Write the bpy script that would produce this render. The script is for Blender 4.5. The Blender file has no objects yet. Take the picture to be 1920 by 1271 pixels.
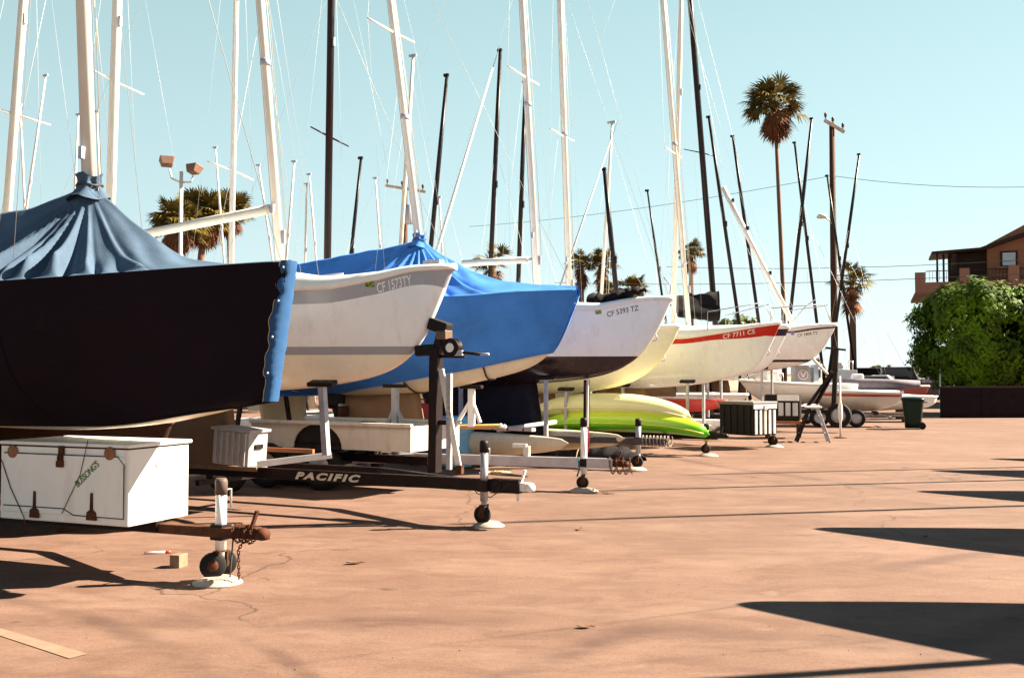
import bpy, math, random
from mathutils import Vector, Matrix
R = math.radians
S = bpy.context.scene
COL = S.collection
rnd = random.Random(7)

# ------------------------------------------------------------------ camera, sky, sun, exposure
F, CX, CY, CH = 1870.0, 960.0, 635.5, 1.6
PITCH = math.atan(64.5 / F)
cam = bpy.data.cameras.new('camera'); camo = bpy.data.objects.new('camera', cam); COL.objects.link(camo)
camo.location = (0, 0, CH); camo.rotation_euler = (R(90) + PITCH, 0, 0)
cam.sensor_width = 36; cam.lens = 36 * F / 1920; cam.clip_end = 5000; cam.clip_start = .05
S.camera = camo
S.view_settings.view_transform = 'Standard'; S.view_settings.look = 'None'
S.view_settings.gamma = 1; S.view_settings.use_curve_mapping = False
S.view_settings.exposure = 2.45
SUN_EL, SUN_AZ = 38.0, 11.0            # height; degrees from +X towards +Y
W = bpy.data.worlds.new('World'); S.world = W; W.use_nodes = True
nt = W.node_tree; nt.nodes.clear()
sky = nt.nodes.new('ShaderNodeTexSky'); sky.sky_type = 'NISHITA'; sky.sun_disc = False
sky.sun_elevation = R(SUN_EL); sky.sun_rotation = R(90 - SUN_AZ)
sky.air_density = 1.0; sky.dust_density = 0.3; sky.ozone_density = 1.5
tint = nt.nodes.new('ShaderNodeMix'); tint.data_type = 'RGBA'; tint.blend_type = 'MULTIPLY'; tint.inputs[0].default_value = 1
tint.inputs[7].default_value = (1.0, .95, .78, 1)
geo = nt.nodes.new('ShaderNodeTexCoord'); sep = nt.nodes.new('ShaderNodeSeparateXYZ'); nt.links.new(geo.outputs['Generated'], sep.inputs[0])
grad = nt.nodes.new('ShaderNodeValToRGB'); nt.links.new(sep.outputs[2], grad.inputs[0])      # pale marine sky, deeper overhead
cr = grad.color_ramp.elements; cr[0].position = 0; cr[0].color = (2.8, 3.25, 3.3, 1); cr[1].position = 1; cr[1].color = (.10, .22, .42, 1)
for p_, c_ in ((.16, (2.15, 2.95, 3.05)), (.37, (1.6, 2.4, 2.5)), (.50, (.6, .95, 1.2)), (.65, (.2, .4, .65))): e_ = cr.new(p_); e_.color = (*c_, 1)
mixs = nt.nodes.new('ShaderNodeMix'); mixs.data_type = 'RGBA'; mixs.inputs[0].default_value = .94
side = nt.nodes.new('ShaderNodeMapRange'); side.inputs[1].default_value = -.5; side.inputs[2].default_value = .6; side.inputs[3].default_value = .90; side.inputs[4].default_value = 1.16
nt.links.new(sep.outputs[0], side.inputs[0])      # brighter towards the sun's side
sunw = nt.nodes.new('ShaderNodeVectorMath'); sunw.operation = 'SCALE'; nt.links.new(grad.outputs[0], sunw.inputs[0]); nt.links.new(side.outputs[0], sunw.inputs['Scale'])
bg = nt.nodes.new('ShaderNodeBackground'); bg.inputs[1].default_value = .055
wo = nt.nodes.new('ShaderNodeOutputWorld')
nt.links.new(sky.outputs[0], tint.inputs[6]); nt.links.new(tint.outputs[2], mixs.inputs[6]); nt.links.new(sunw.outputs[0], mixs.inputs[7]); nt.links.new(mixs.outputs[2], bg.inputs[0]); nt.links.new(bg.outputs[0], wo.inputs[0])
sl = bpy.data.lights.new('sun', 'SUN'); sl.energy = 5.0; sl.angle = R(.5); sl.color = (1, .86, .66)
so = bpy.data.objects.new('sun', sl); COL.objects.link(so)
sd = Vector((math.cos(R(SUN_EL)) * math.cos(R(SUN_AZ)), math.cos(R(SUN_EL)) * math.sin(R(SUN_AZ)), math.sin(R(SUN_EL))))
so.rotation_euler = sd.to_track_quat('Z', 'Y').to_euler(); so.location = (30, 5, 30)

# ------------------------------------------------------------------ pixel <-> place
_f = Vector((0, math.cos(PITCH), math.sin(PITCH))); _u = Vector((0, -math.sin(PITCH), math.cos(PITCH)))
def ray(px, py): return _f + Vector(((px - CX) / F, 0, 0)) + _u * ((CY - py) / F)
def at(px, py, Y): d = ray(px, py); return Vector((0, 0, CH)) + d * (Y / d.y)
def gnd(px, py, z=0.0): d = ray(px, py); return Vector((0, 0, CH)) + d * ((z - CH) / d.z)
class Frame:                            # x forward along a boat, y to its far side, z up
    def __init__(s, o, a):
        s.o = Vector((o[0], o[1], 0)); s.a = R(a)
        s.h = Vector((math.cos(s.a), -math.sin(s.a), 0)); s.n = Vector((math.sin(s.a), math.cos(s.a), 0))
    def w(s, x, y, z): return s.o + s.h * x + s.n * y + Vector((0, 0, z))
    def l(s, p): q = Vector(p) - s.o; return Vector((q.dot(s.h), q.dot(s.n), q.z))
    def pl(s, px, py, off=0.0):         # where the sight line meets the plane y = off of this frame
        d = ray(px, py); c = Vector((0, 0, CH)); t = (off - (c - s.o).dot(s.n)) / d.dot(s.n)
        return s.l(c + d * t)
    def shift(s, x, y=0): return Frame(s.w(x, y, 0), math.degrees(s.a))
def bowframe(jx, jy, bx, a):
    g = gnd(jx, jy); f = Frame(g, a); p = f.w(*f.pl(bx, 600)); return Frame((p.x, p.y), a)

# ------------------------------------------------------------------ materials
MATS = {}
def _mat(name):
    m = bpy.data.materials.new(name); m.use_nodes = True; m.node_tree.nodes.clear(); MATS[name] = m
    n = m.node_tree; b = n.nodes.new('ShaderNodeBsdfPrincipled'); o = n.nodes.new('ShaderNodeOutputMaterial')
    n.links.new(b.outputs[0], o.inputs[0]); return m, n, b
def _node(n, t, **k):
    x = n.nodes.new(t)
    for a, v in k.items(): setattr(x, a, v)
    return x
def mixc(n, fac, a, b, bt='MIX'):
    x = _node(n, 'ShaderNodeMix', data_type='RGBA', blend_type=bt)
    for s, v in ((0, fac), (6, a), (7, b)):
        if hasattr(v, 'links'): n.links.new(v, x.inputs[s])
        elif s == 0: x.inputs[s].default_value = v
        else: x.inputs[s].default_value = (*v, 1) if len(v) == 3 else v
    return x.outputs[2]
def noise(n, sc, det=4, rough=.55, vec=None, dist=0):
    x = _node(n, 'ShaderNodeTexNoise'); x.inputs['Scale'].default_value = sc; x.inputs['Detail'].default_value = det
    x.inputs['Roughness'].default_value = rough; x.inputs['Distortion'].default_value = dist
    if vec: n.links.new(vec, x.inputs['Vector'])
    return x.outputs[0]
def ramp(n, v, lo, hi, a=0., b=1.):
    x = _node(n, 'ShaderNodeMapRange'); x.inputs[1].default_value = lo; x.inputs[2].default_value = hi
    x.inputs[3].default_value = a; x.inputs[4].default_value = b; n.links.new(v, x.inputs[0]); return x.outputs[0]
def math_(n, op, a, b=0.):
    x = _node(n, 'ShaderNodeMath', operation=op)
    for i, v in enumerate((a, b)):
        if hasattr(v, 'links'): n.links.new(v, x.inputs[i])
        else: x.inputs[i].default_value = v
    return x.outputs[0]
def bump(n, b, h, s, d=.01):
    x = _node(n, 'ShaderNodeBump'); x.inputs[0].default_value = s; x.inputs[1].default_value = d
    n.links.new(h, x.inputs['Height']); n.links.new(x.outputs[0], b.inputs['Normal'])
def M(name, c, r=.5, metal=0., var=.12, sc=4., bmp=0., bsc=60., dirt=0., dirtc=(.16, .09, .05), stripes=(), grain=0.):
    if name in MATS: return MATS[name]
    m, n, b = _mat(name)
    tc = _node(n, 'ShaderNodeTexCoord').outputs['Object']
    col = mixc(n, ramp(n, noise(n, sc, 5, .6, tc), .3, .7), [x * (1 - var) for x in c], [min(1, x * (1 + var)) for x in c])
    for attr, cc in stripes:
        a = _node(n, 'ShaderNodeAttribute', attribute_name=attr).outputs['Fac']
        col = mixc(n, math_(n, 'MULTIPLY', math_(n, 'GREATER_THAN', a, 0.), math_(n, 'LESS_THAN', a, 1.)), col, cc)
    if dirt:
        s = _node(n, 'ShaderNodeMapping'); s.inputs['Scale'].default_value = (3.5, 3.5, .6); n.links.new(tc, s.inputs[0])
        k = math_(n, 'MULTIPLY', ramp(n, noise(n, 2.2, 6, .7, s.outputs[0]), .52, .8), dirt)
        col = mixc(n, k, col, dirtc)
    n.links.new(col, b.inputs['Base Color'])
    rr = ramp(n, noise(n, sc * 3, 3, .5, tc), .3, .7, max(.02, r - .08), min(1, r + .1)); n.links.new(rr, b.inputs['Roughness'])
    b.inputs['Metallic'].default_value = metal
    if max(c) < .12: b.inputs['Specular IOR Level'].default_value = .18
    if bmp: bump(n, b, noise(n, bsc, 4, .6, tc), bmp, .01)
    return m
white = M('white gelcoat', (.76, .77, .77), .25, 0, .05, 1.5, dirt=.3)
whiter = M('white painted metal', (.76, .75, .73), .35, 0, .05, 3, dirt=.2)
mastw = M('white mast', (.60, .56, .50), .4, 0, .06, 3, dirt=.15)
alu = M('aluminium', (.60, .60, .60), .38, .6, .1, 6)
galv = M('galvanised steel', (.36, .36, .40), .5, .45, .2, 9, bmp=.1, bsc=30, dirt=.3)
blackp = M('black paint', (.011, .006, .006), .5, 0, .25, 8, dirt=.25, dirtc=(.06, .02, .008))
blackm = M('black mast', (.010, .006, .007), .35, 0, .2, 5)
rust = M('rusty steel', (.075, .028, .014), .8, .2, .4, 12, bmp=.4, bsc=40)
rubber = M('rubber', (.013, .012, .012), .8, 0, .2, 10, bmp=.2)
wire_m = M('steel wire', (.40, .38, .36), .5, .2, .05)
wire_d = M('dark wire', (.06, .055, .055), .6, 0, .05)
rope_m = M('tan rope', (.45, .34, .19), .9, 0, .2, 20)
greyp = M('grey plastic', (.33, .31, .31), .55, 0, .12, 6)
darkgrey = M('charcoal plastic', (.010, .007, .007), .5, 0, .2, 6)
wood = M('pale wood', (.20, .125, .075), .7, 0, .2, 14)
padm = M('white wheel pad', (.33, .265, .22), .7, 0, .08, 6, dirt=.3)
redp = M('red paint', (.42, .025, .02), .45, 0, .15, 6)
brownwood = M('dark timber', (.055, .024, .014), .75, 0, .3, 8, bmp=.2)
glass = M('dark glass', (.02, .025, .03), .08, 0, .1)

# ------------------------------------------------------------------ mesh builder
class MB:
    def __init__(s): s.v = []; s.f = []; s.sm = []; s.at = {}
    def face(s, idx, smooth=False): s.f.append(tuple(idx)); s.sm.append(smooth)
    def add(s, vs): k = len(s.v); s.v.extend(Vector(v) for v in vs); return k
    def box(s, c, d, X=None):
        k = s.add([]); dx, dy, dz = (e / 2 for e in d)
        P = [Vector((sx * dx, sy * dy, sz * dz)) for sz in (-1, 1) for sx, sy in ((-1, -1), (1, -1), (1, 1), (-1, 1))]
        if X is not None: P = [X.to_3x3() @ p for p in P]
        s.add([Vector(c) + p for p in P])
        for q in ((3, 2, 1, 0), (4, 5, 6, 7), (0, 1, 5, 4), (1, 2, 6, 5), (2, 3, 7, 6), (3, 0, 4, 7)): s.face([k + i for i in q])
        return s
    def beam(s, p, q, w, h=None, up=(0, 0, 1)):
        h = h or w; p, q = Vector(p), Vector(q); d = (q - p).normalized(); u = Vector(up)
        if abs(d.dot(u)) > .98: u = Vector((1, 0, 0))
        r = d.cross(u).normalized(); u = r.cross(d)
        k = s.add([e + r * (a * w / 2) + u * (b * h / 2) for e in (p, q) for a, b in ((-1, -1), (1, -1), (1, 1), (-1, 1))])
        for f in ((3, 2, 1, 0), (4, 5, 6, 7), (0, 1, 5, 4), (1, 2, 6, 5), (2, 3, 7, 6), (3, 0, 4, 7)): s.face([k + i for i in f])
        return s
    def tube(s, pts, r, n=8, cap=True):
        pts = [Vector(p) for p in pts]; m = len(pts); rs = r if isinstance(r, (list, tuple)) else [r] * m
        ref = None; k = len(s.v)
        for i, p in enumerate(pts):
            d = (pts[min(i + 1, m - 1)] - pts[max(i - 1, 0)]).normalized()
            if ref is None:
                ref = d.cross(Vector((0, 0, 1)));
                if ref.length < .05: ref = d.cross(Vector((1, 0, 0)))
            ref = (ref - d * ref.dot(d)).normalized(); b = d.cross(ref)
            s.add([p + (ref * math.cos(t) + b * math.sin(t)) * rs[i] for t in [2 * math.pi * j / n for j in range(n)]])
        for i in range(m - 1):
            for j in range(n): a, c = k + i * n + j, k + i * n + (j + 1) % n; s.face((a, c, c + n, a + n), True)
        if cap: s.face([k + j for j in range(n)][::-1]); s.face([k + (m - 1) * n + j for j in range(n)])
        return s
    def grid(s, rows, smooth=True, closed=False):
        m, n = len(rows), len(rows[0]); k = len(s.v)
        for r in rows: s.add(r)
        for i in range(m - 1):
            for j in range(n if closed else n - 1):
                j2 = (j + 1) % n; s.face((k + i * n + j, k + i * n + j2, k + (i + 1) * n + j2, k + (i + 1) * n + j), smooth)
        return k
    def lathe(s, prof, c=(0, 0, 0), n=20, X=None, smooth=True, cap=True):
        rows = []
        for r, z in prof:
            row = [Vector((r * math.cos(t), r * math.sin(t), z)) for t in [2 * math.pi * j / n for j in range(n)]]
            if X is not None: row = [X.to_3x3() @ p for p in row]
            rows.append([Vector(c) + p for p in row])
        k = s.grid(rows, smooth, True); m = len(rows)
        if not cap: return s
        s.face([k + j for j in range(n)][::-1]); s.face([k + (m - 1) * n + j for j in range(n)])
        return s
    def prism(s, poly, X, t):           # outline in the plane X maps (x, y, 0) to; thickness t along its z
        n = len(poly); k = s.add([X @ Vector((x, y, z)) for z in (0, t) for x, y in poly])
        s.face([k + i for i in range(n)][::-1]); s.face([k + n + i for i in range(n)])
        for i in range(n): j = (i + 1) % n; s.face((k + i, k + j, k + n + j, k + n + i))
        return s
    def build(s, name, mat, parent=None, frame=None, bevel=0, subsurf=0):
        me = bpy.data.meshes.new(name); vs = s.v
        if frame is not None: vs = [frame.l(v) for v in vs]
        me.from_pydata([tuple(v) for v in vs], [], s.f); me.update()
        me.polygons.foreach_set('use_smooth', s.sm); me.materials.append(mat)
        for a, vals in s.at.items():
            q = me.attributes.new(a, 'FLOAT', 'POINT'); q.data.foreach_set('value', vals)
        o = bpy.data.objects.new(name, me); COL.objects.link(o)
        if parent is not None: o.parent = parent
        if bevel:
            m = o.modifiers.new('bevel', 'BEVEL'); m.width = bevel; m.segments = 2; m.limit_method = 'ANGLE'; m.angle_limit = R(40)
        return o
RX = lambda a: Matrix.Rotation(R(a), 4, 'X'); RY = lambda a: Matrix.Rotation(R(a), 4, 'Y'); RZ = lambda a: Matrix.Rotation(R(a), 4, 'Z')
def tag(o, label, cat, group=None, kind=None):
    o['label'] = label; o['category'] = cat
    if group: o['group'] = group
    if kind: o['kind'] = kind
    return o
def thing(name, label, cat, frame, group=None):
    o = bpy.data.objects.new(name, None); COL.objects.link(o); o.empty_display_size = .2
    o.location = frame.o; o.rotation_euler = (0, 0, -frame.a)
    return tag(o, label, cat, group)
def structure(o): o['kind'] = 'structure'; return o
def copy_tree(o, parent=None):
    c = o.copy(); COL.objects.link(c)
    if parent is not None: c.parent = parent
    for ch in list(o.children): copy_tree(ch, c)
    return c
def wire(parent, name, p, q, r=.004, m=None, frame=None, sag=0):
    p, q = Vector(p), Vector(q); pts = [p, q]
    if sag: pts = [p.lerp(q, i / 12) - Vector((0, 0, sag * 4 * (i / 12) * (1 - i / 12))) for i in range(13)]
    return MB().tube(pts, r, 5).build(name, m or wire_m, parent, frame)
def text_geo(txt, size, shear=0, bold=.0, space=1.0):
    c = bpy.data.curves.new('t', 'FONT'); c.body = txt; c.size = size; c.shear = shear; c.offset = bold; c.space_character = space
    o = bpy.data.objects.new('t', c); COL.objects.link(o); dg = bpy.context.evaluated_depsgraph_get()
    me = bpy.data.meshes.new_from_object(o.evaluated_get(dg)); vs = [v.co.copy() for v in me.vertices]; fs = [tuple(p.vertices) for p in me.polygons]
    bpy.data.objects.remove(o); bpy.data.meshes.remove(me); bpy.data.curves.remove(c)
    return vs, fs
def pchip(P):
    P = sorted(P); X = [p[0] for p in P]; Y = [p[1] for p in P]; n = len(P)
    d = [(Y[i + 1] - Y[i]) / (X[i + 1] - X[i]) for i in range(n - 1)]; m = [d[0]] + [0] * (n - 2) + [d[-1]]
    for i in range(1, n - 1): m[i] = 0 if d[i - 1] * d[i] <= 0 else 2 * d[i - 1] * d[i] / (d[i - 1] + d[i])
    def f(x):
        if x <= X[0]: return Y[0]
        if x >= X[-1]: return Y[-1]
        i = 0
        while X[i + 1] < x: i += 1
        h = X[i + 1] - X[i]; t = (x - X[i]) / h; t2, t3 = t * t, t ** 3
        return (2 * t3 - 3 * t2 + 1) * Y[i] + (t3 - 2 * t2 + t) * h * m[i] + (3 * t2 - 2 * t3) * Y[i + 1] + (t3 - t2) * h * m[i + 1]
    return f
def sstep(t): t = max(0., min(1., t)); return t * t * (3 - 2 * t)

# ------------------------------------------------------------------ hulls
class Hull:
    def __init__(s, L, B, sheer, stem, transom=.78, ent=1.7, nose=.042):
        s.L, s.B, s.tr, s.ent, s.nose = L, B, transom, ent, nose
        s.zs = pchip(sheer); st = sorted(stem); z = [p[1] for p in st]
        for i in range(1, len(z)): z[i] = max(z[i], z[i - 1] + 1e-3)
        st = [(p[0], zz) for p, zz in zip(st, z)]; s.zk = pchip([(-L, st[0][1] + .12)] + [p for p in st if p[0] > -L + .3])
        s.zmin = st[0][1]; s.inv = pchip([(b, a) for a, b in st])
    def b(s, x):
        t = -x / s.L; t = max(0, min(1, t)); q = .56
        return s.B / 2 * ((1 - (1 - t / q) ** s.ent) if t < q else 1 - (1 - s.tr) * ((t - q) / (1 - q)) ** 2)
    def y(s, x, z):
        zk, zs = s.zk(x), s.zs(x); w = max(0, min(1, (z - zk) / max(1e-4, zs - zk))); t = -x / s.L
        k = sstep(t / .45); g = (1 - k) * w ** .9 + k * (1 - (1 - w) ** 2.6) ** .62
        d = max(0, s.inv(max(z, s.zmin + .002)) - x)
        return math.sqrt((s.b(x) * g) ** 2 + 2 * s.nose * d * math.exp(-d / .35))
    def xs(s, n=70): return [-s.L * (1 - i / n) ** 1.7 for i in range(n + 1)]
    def rows(s, nx=70, nz=22, lo=None, off=0.0):
        out = []
        for x in s.xs(nx):
            zk, zs = s.zk(x), s.zs(x); zz = [zk + (zs - zk) * (j / nz) ** 1.5 for j in range(nz + 1)]
            h = [(x, s.y(x, z), z) for z in zz]; out.append([Vector((a, -b, c)) for a, b, c in h[::-1]] + [Vector(p) for p in h[1:]])
        return out
    def mesh(s, stripes=None, nx=70, nz=22):
        mb = MB(); rows = s.rows(nx, nz); mb.grid([r[::-1] for r in rows])
        k = mb.add([rows[0][0]]); n = len(rows[0]); mb.face(list(range(n)))
        for a, fn in (stripes or {}).items(): mb.at[a] = [fn(v) for v in mb.v]
        return mb
    def deck(s, camber=.05, dz=0.):
        mb = MB(); mb.grid([[Vector((x, s.b(x) * t, s.zs(x) + dz + camber * (1 - t * t) * min(1, -x))) for t in (-1, -.5, 0, .5, 1)] for x in s.xs(40)][::-1]); return mb
    def lip(s, h, out=.03, over=.03):   # moulded edge running round the deck; h(x) is its height
        mb = MB()
        for sg in (-1, 1):
            rows = []
            for x in s.xs(60):
                b, z, H = s.y(x, s.zs(x)), s.zs(x), h(x); e = sstep(1 + x / .35) * over
                pr = [(b - .01, -.012), (b + out, -.004), (b + out + .004, .4 * H), (b + out - .015, .85 * H), (b - .03, H), (max(0, b - .14), H + .004), (max(0, b - .15), 0)]
                rows.append([Vector((x + e, sg * max(0., p) if x < -.02 else sg * max(0., min(p, .05)), z + q)) for p, q in pr])
            mb.grid(rows if sg < 0 else [r[::-1] for r in rows])
            k = len(mb.v) - len(rows[0]); mb.face([k + i for i in range(len(rows[0]))])
        return mb
    def surf(s, x, z, off=.004):        # near side
        return Vector((x, -s.y(x, z) - off, z))
    def text(s, txt, x0, x1, zfun, hgt, parent, mat, name='registration_number', shear=0, bold=.004):
        vs, fs = text_geo(txt, 1, shear, bold); w = max(v.x for v in vs); mb = MB()
        zz = [v.y for v in vs]; h = max(zz) - min(zz)
        for v in vs:
            x = x0 + (x1 - x0) * v.x / w; mb.v.append(s.surf(x, zfun(x) + v.y / h * hgt))
        for f in fs: mb.face(f)
        return mb.build(name, mat, parent)
def fin_keel(x0, x1, z0, z1, t=.09, rake=.35):
    mb = MB(); rows = []
    for i in range(7):
        k = i / 6; z = z0 + (z1 - z0) * k; a, b = x0 - rake * k, x1 - rake * k * .55
        rows.append([Vector((a + (b - a) * u, sg * t * math.sin(math.pi * min(1, u * .98 + .01)) ** .6 * (1 - .2 * k), z))
                     for sg, us in ((-1, [j / 10 for j in range(11)]), (1, [j / 10 for j in range(9, 0, -1)])) for u in us])
    k = mb.grid(rows, True, True); n = len(rows[0]); mb.face([k + 6 * n + j for j in range(n)]); return mb
def rig(root, fr, hull, base, top, dia, zt, mat=mastw, spreads=(), seg=10, xdeck=None, stay=True, forestay=True, wm=None):
    """mast through two sight lines in the boat's own middle plane, spreaders, shrouds and stays"""
    p, q = fr.pl(*base), fr.pl(*top); d = q - p; q = p + d * ((zt - p.z) / d.z); zd = hull.zs(p.x) - .02
    p0 = p + d * ((zd - p.z) / d.z)
    mast = MB().tube([p0, p0.lerp(q, .7), q], [dia / 2, dia / 2, dia * .38], 12).build('mast', mat, root)
    MB().tube([p0.lerp(q, .02), p0.lerp(q, .98)], .012, 6)
    tr = MB(); off = Vector((-dia * .52, 0, 0)); tr.beam(p0.lerp(q, .03) + off, p0.lerp(q, .97) + off * .8, .025, .025, (0, 1, 0)); tr.build('sail_track', galv, mast)
    MB().box(q + Vector((-.03, 0, .03)), (.26, .07, .06)).build('masthead', galv, mast)
    for k in range(2): MB().tube([p0.lerp(q, .10) + Vector((.09 + .05 * k, .04 - .08 * k, 0)), p0.lerp(q, .5) + Vector((.10 + .02 * k, .03 - .06 * k, 0)), p0.lerp(q, .96) + Vector((.05, 0, 0))], .004, 4).build('halyard', (rope_m, wire_m)[k], root)
    MB().box(p0.lerp(q, .11) + Vector((dia * .5 + .02, 0, 0)), (.05, .03, .16)).build('cleat', galv, mast); MB().box(p0.lerp(q, .16) + Vector((0, -dia * .5 - .015, 0)), (.04, .04, .10)).build('cleat', galv, mast)
    MB().lathe([(dia * .6, 0), (dia * .62, .03), (dia * .62, .06), (dia * .55, .08)], p0.lerp(q, .42), 12).build('mast_band', galv, mast)
    tips = []
    for (pa, pb) in spreads:
        c = p0 + d * ((fr.pl((pa[0] + pb[0]) / 2, (pa[1] + pb[1]) / 2).z - p0.z) / d.z)
        for sg, pp in ((-1, pa), (1, pb)):
            rr = fr.pl(pp[0], pp[1], 0); tip = Vector((c.x - .05, sg * .62, c.z + .05))
            MB().tube([c + Vector((0, sg * .03, 0)), tip], [.022, .015], 6).build('spreader', mat, root); tips.append((sg, tip))
    if stay:
        for sg in (-1, 1):
            ch = Vector((p0.x - .08, sg * (hull.b(p0.x) - .06), hull.zs(p0.x)))
            tp = [t for g, t in tips if g == sg]
            top_ = p0.lerp(q, .97)
            pts = [top_] + ([tp[0]] if tp else []) + [ch]
            MB().tube(pts, .0022, 5).build('shroud', wm or wire_m, root)
            MB().tube([p0.lerp(q, .52), Vector((p0.x - .35, sg * (hull.b(p0.x) - .06), hull.zs(p0.x)))], .0022, 5).build('shroud', wm or wire_m, root)
        if forestay: MB().tube([p0.lerp(q, .96), Vector((-.06, 0, hull.zs(0) + .05))], .003, 5).build('forestay', wm or wire_m, root)
        MB().tube([q, Vector((-hull.L + .05, 0, hull.zs(-hull.L) + .05))], .0022, 5).build('backstay', wm or wire_m, root)
    return p0, q, mast
def boom(root, p, q, r=.055, mat=mastw):
    b = MB().tube([p, q], r, 12).build('boom', mat, root)
    MB().tube([Vector(q), Vector(q) + (Vector(q) - Vector(p)).normalized() * .12], r * .45, 8).build('gooseneck', galv, b); return b

# ------------------------------------------------------------------ covers
def cover(root_label, cat, name, fr, hull, hem, ridge, xm, mtop, mskirt, folds, off=.045, group=None, aft=1.0, wr=.012, ex0=1.45, stemx=None):
    t = thing(name, root_label, cat, fr, group); nx, nt_ = 420, 84; stemx = stemx or (lambda z: hull.inv(max(min(z, hull.zs(0) - .001), hull.zmin + .002)))
    xs = [-hull.L - .02 + (hull.L + .05) * (1 - (1 - i / nx) ** 1.5) for i in range(nx + 1)]
    def env(x): return max(0., hull.y(min(x, -.004), hull.zs(min(x, -.004)))) + off
    apex = Vector((xm, 0, ridge(xm)))
    top = []; sk = {-1: [], 1: []}
    for x in xs:
        xc = min(x, -.004); b = env(x) if x < -.002 else .05; zs = hull.zs(xc) + .03; zr = max(zs + .01, ridge(x)); row = []
        for j in range(-nt_, nt_ + 1):
            u = j / nt_; y = u * b; k = 1 - abs(u)
            ex = ex0 + 1.1 * sstep((xm - .15 - x) / .8) * aft; z = zs + (zr - zs) * (k ** ex * .85 + k * .15)
            ph = math.atan2(abs(y), x - xm); rho = math.hypot(abs(y), x - xm)
            e = min(1.15, rho / .7) * sstep((1 - abs(u)) / .16) * math.exp(-max(0, rho - .9) * .55); dz = 0
            for f0, wd, am in folds:
                q = (ph - f0) / wd
                if abs(q) < 3: dz += am * (math.exp(-q * q) - .5 * math.exp(-((q + 1.5) / .8) ** 2))
            dz += .008 * math.sin(ph * 23 + 3 * math.sin(rho * 4)) * sstep(rho / .3)
            sg_ = sstep((zr - zs) / .12)
            row.append(Vector((x, y, z + dz * e * sg_)))
        top.append(row)
        for sg in (-1, 1):
            r = []
            zh = hem(x)
            for j in range(29):
                q = j / 28; z = zs + (zh - zs) * q; zz = z
                y = hull.y(xc, min(zz, hull.zs(xc))) if x < -.002 else .02
                y = max(y, .012) + off * (1 - .3 * q) + wr * min(1, -xc * 2) * (math.sin(x * 13 + 6 * q + sg) * math.sin(q * 3) * .6 + .8 * math.sin(x * 4.3 + q * 7) * math.sin(q * 2.6 + .3) + .5 * math.sin(x * 2.1 - q * 11 + 1))
                # nose of the skirt follows the stem below the deck edge
                xst = stemx(z) + .045
                r.append(Vector((min(x, xst), sg * y if x < xst - .002 else sg * .02, z)))
            sk[sg].append(r)
    mb = MB(); mb.grid([r[::-1] for r in top]); mb.build('tent_top', mtop, t)
    m2 = MB(); m2.grid(sk[-1]); m2.grid([r[::-1] for r in sk[1]])
    m2.build('cover_skirt', mskirt, t)
    for k in range(1, 6):               # stitched seams and hem ties down the near side
        x = -.9 - k * 1.15
        if x < -hull.L: break
        i = min(range(len(xs)), key=lambda q: abs(xs[q] - x)); rr2 = sk[-1][i]
        se = MB(); se.grid([[v + Vector((d, -.004, 0)) for d in (-.012, .012)] for v in rr2][::-1]); se.build('seam', mskirt, t)
    hr = MB(); hr.tube([r2[-1] + Vector((0, -.004, .004)) for r2 in sk[-1][::4]], .010, 5); hr.build('hem_rope', mskirt, t)
    # collar gathered round the mast
    c = MB(); rows = []
    for i in range(9):
        k = i / 8; rows.append([apex + Vector(((.17 - .085 * math.sin(k * 2.2) + .018 * math.sin(a * 7 + i * .4) * (1 - abs(k - .6))) * math.cos(a), (.17 - .085 * math.sin(k * 2.2) + .018 * math.sin(a * 5)) * math.sin(a), -.10 + .20 * k + .02 * math.sin(a * 3))) for a in [2 * math.pi * j / 36 for j in range(36)]])
    c.grid(rows, True, True); c.build('mast_collar', mtop, t)
    c = MB(); c.tube([apex + Vector((.10 * math.cos(a), .10 * math.sin(a), .015 + .01 * math.sin(3 * a))) for a in [2 * math.pi * j / 20 for j in range(41)]], .011, 6).build('collar_lashing', wire_d, t)
    return t
def fabric(name, c, var=.12, extra=None):
    if name in MATS: return MATS[name]
    m, n, b = _mat(name); tc = _node(n, 'ShaderNodeTexCoord').outputs['Object']
    col = mixc(n, ramp(n, noise(n, 1.6, 6, .65, tc), .32, .7), [x * (1 - var) for x in c], [min(1, x * (1 + var)) for x in c])
    col = mixc(n, math_(n, 'MULTIPLY', ramp(n, noise(n, 9, 5, .7, tc), .6, .8), .3), col, extra or [x * 1.7 + .01 for x in c])
    n.links.new(col, b.inputs['Base Color']); b.inputs['Roughness'].default_value = .85; b.inputs['Specular IOR Level'].default_value = .15
    h = math_(n, 'ADD', noise(n, 6, 4, .6, tc), math_(n, 'MULTIPLY', noise(n, 140, 2, .5, tc), .25)); bump(n, b, h, .35, .02)
    return m
navy_top = fabric('faded navy canvas', (.058, .095, .150), .25)
navy_shaded = fabric('shaded navy canvas', (.006, .0025, .006), .25)  # same canvas as the top, its shade put into the colour
sunlit_blue = fabric('sunlit blue canvas', (.022, .072, .18))  # same canvas at the bow, sunlight put into the colour
blue_cv = fabric('bright blue canvas', (.045, .17, .52), .2)
black_cv = fabric('black sail canvas', (.008, .006, .008))

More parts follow.
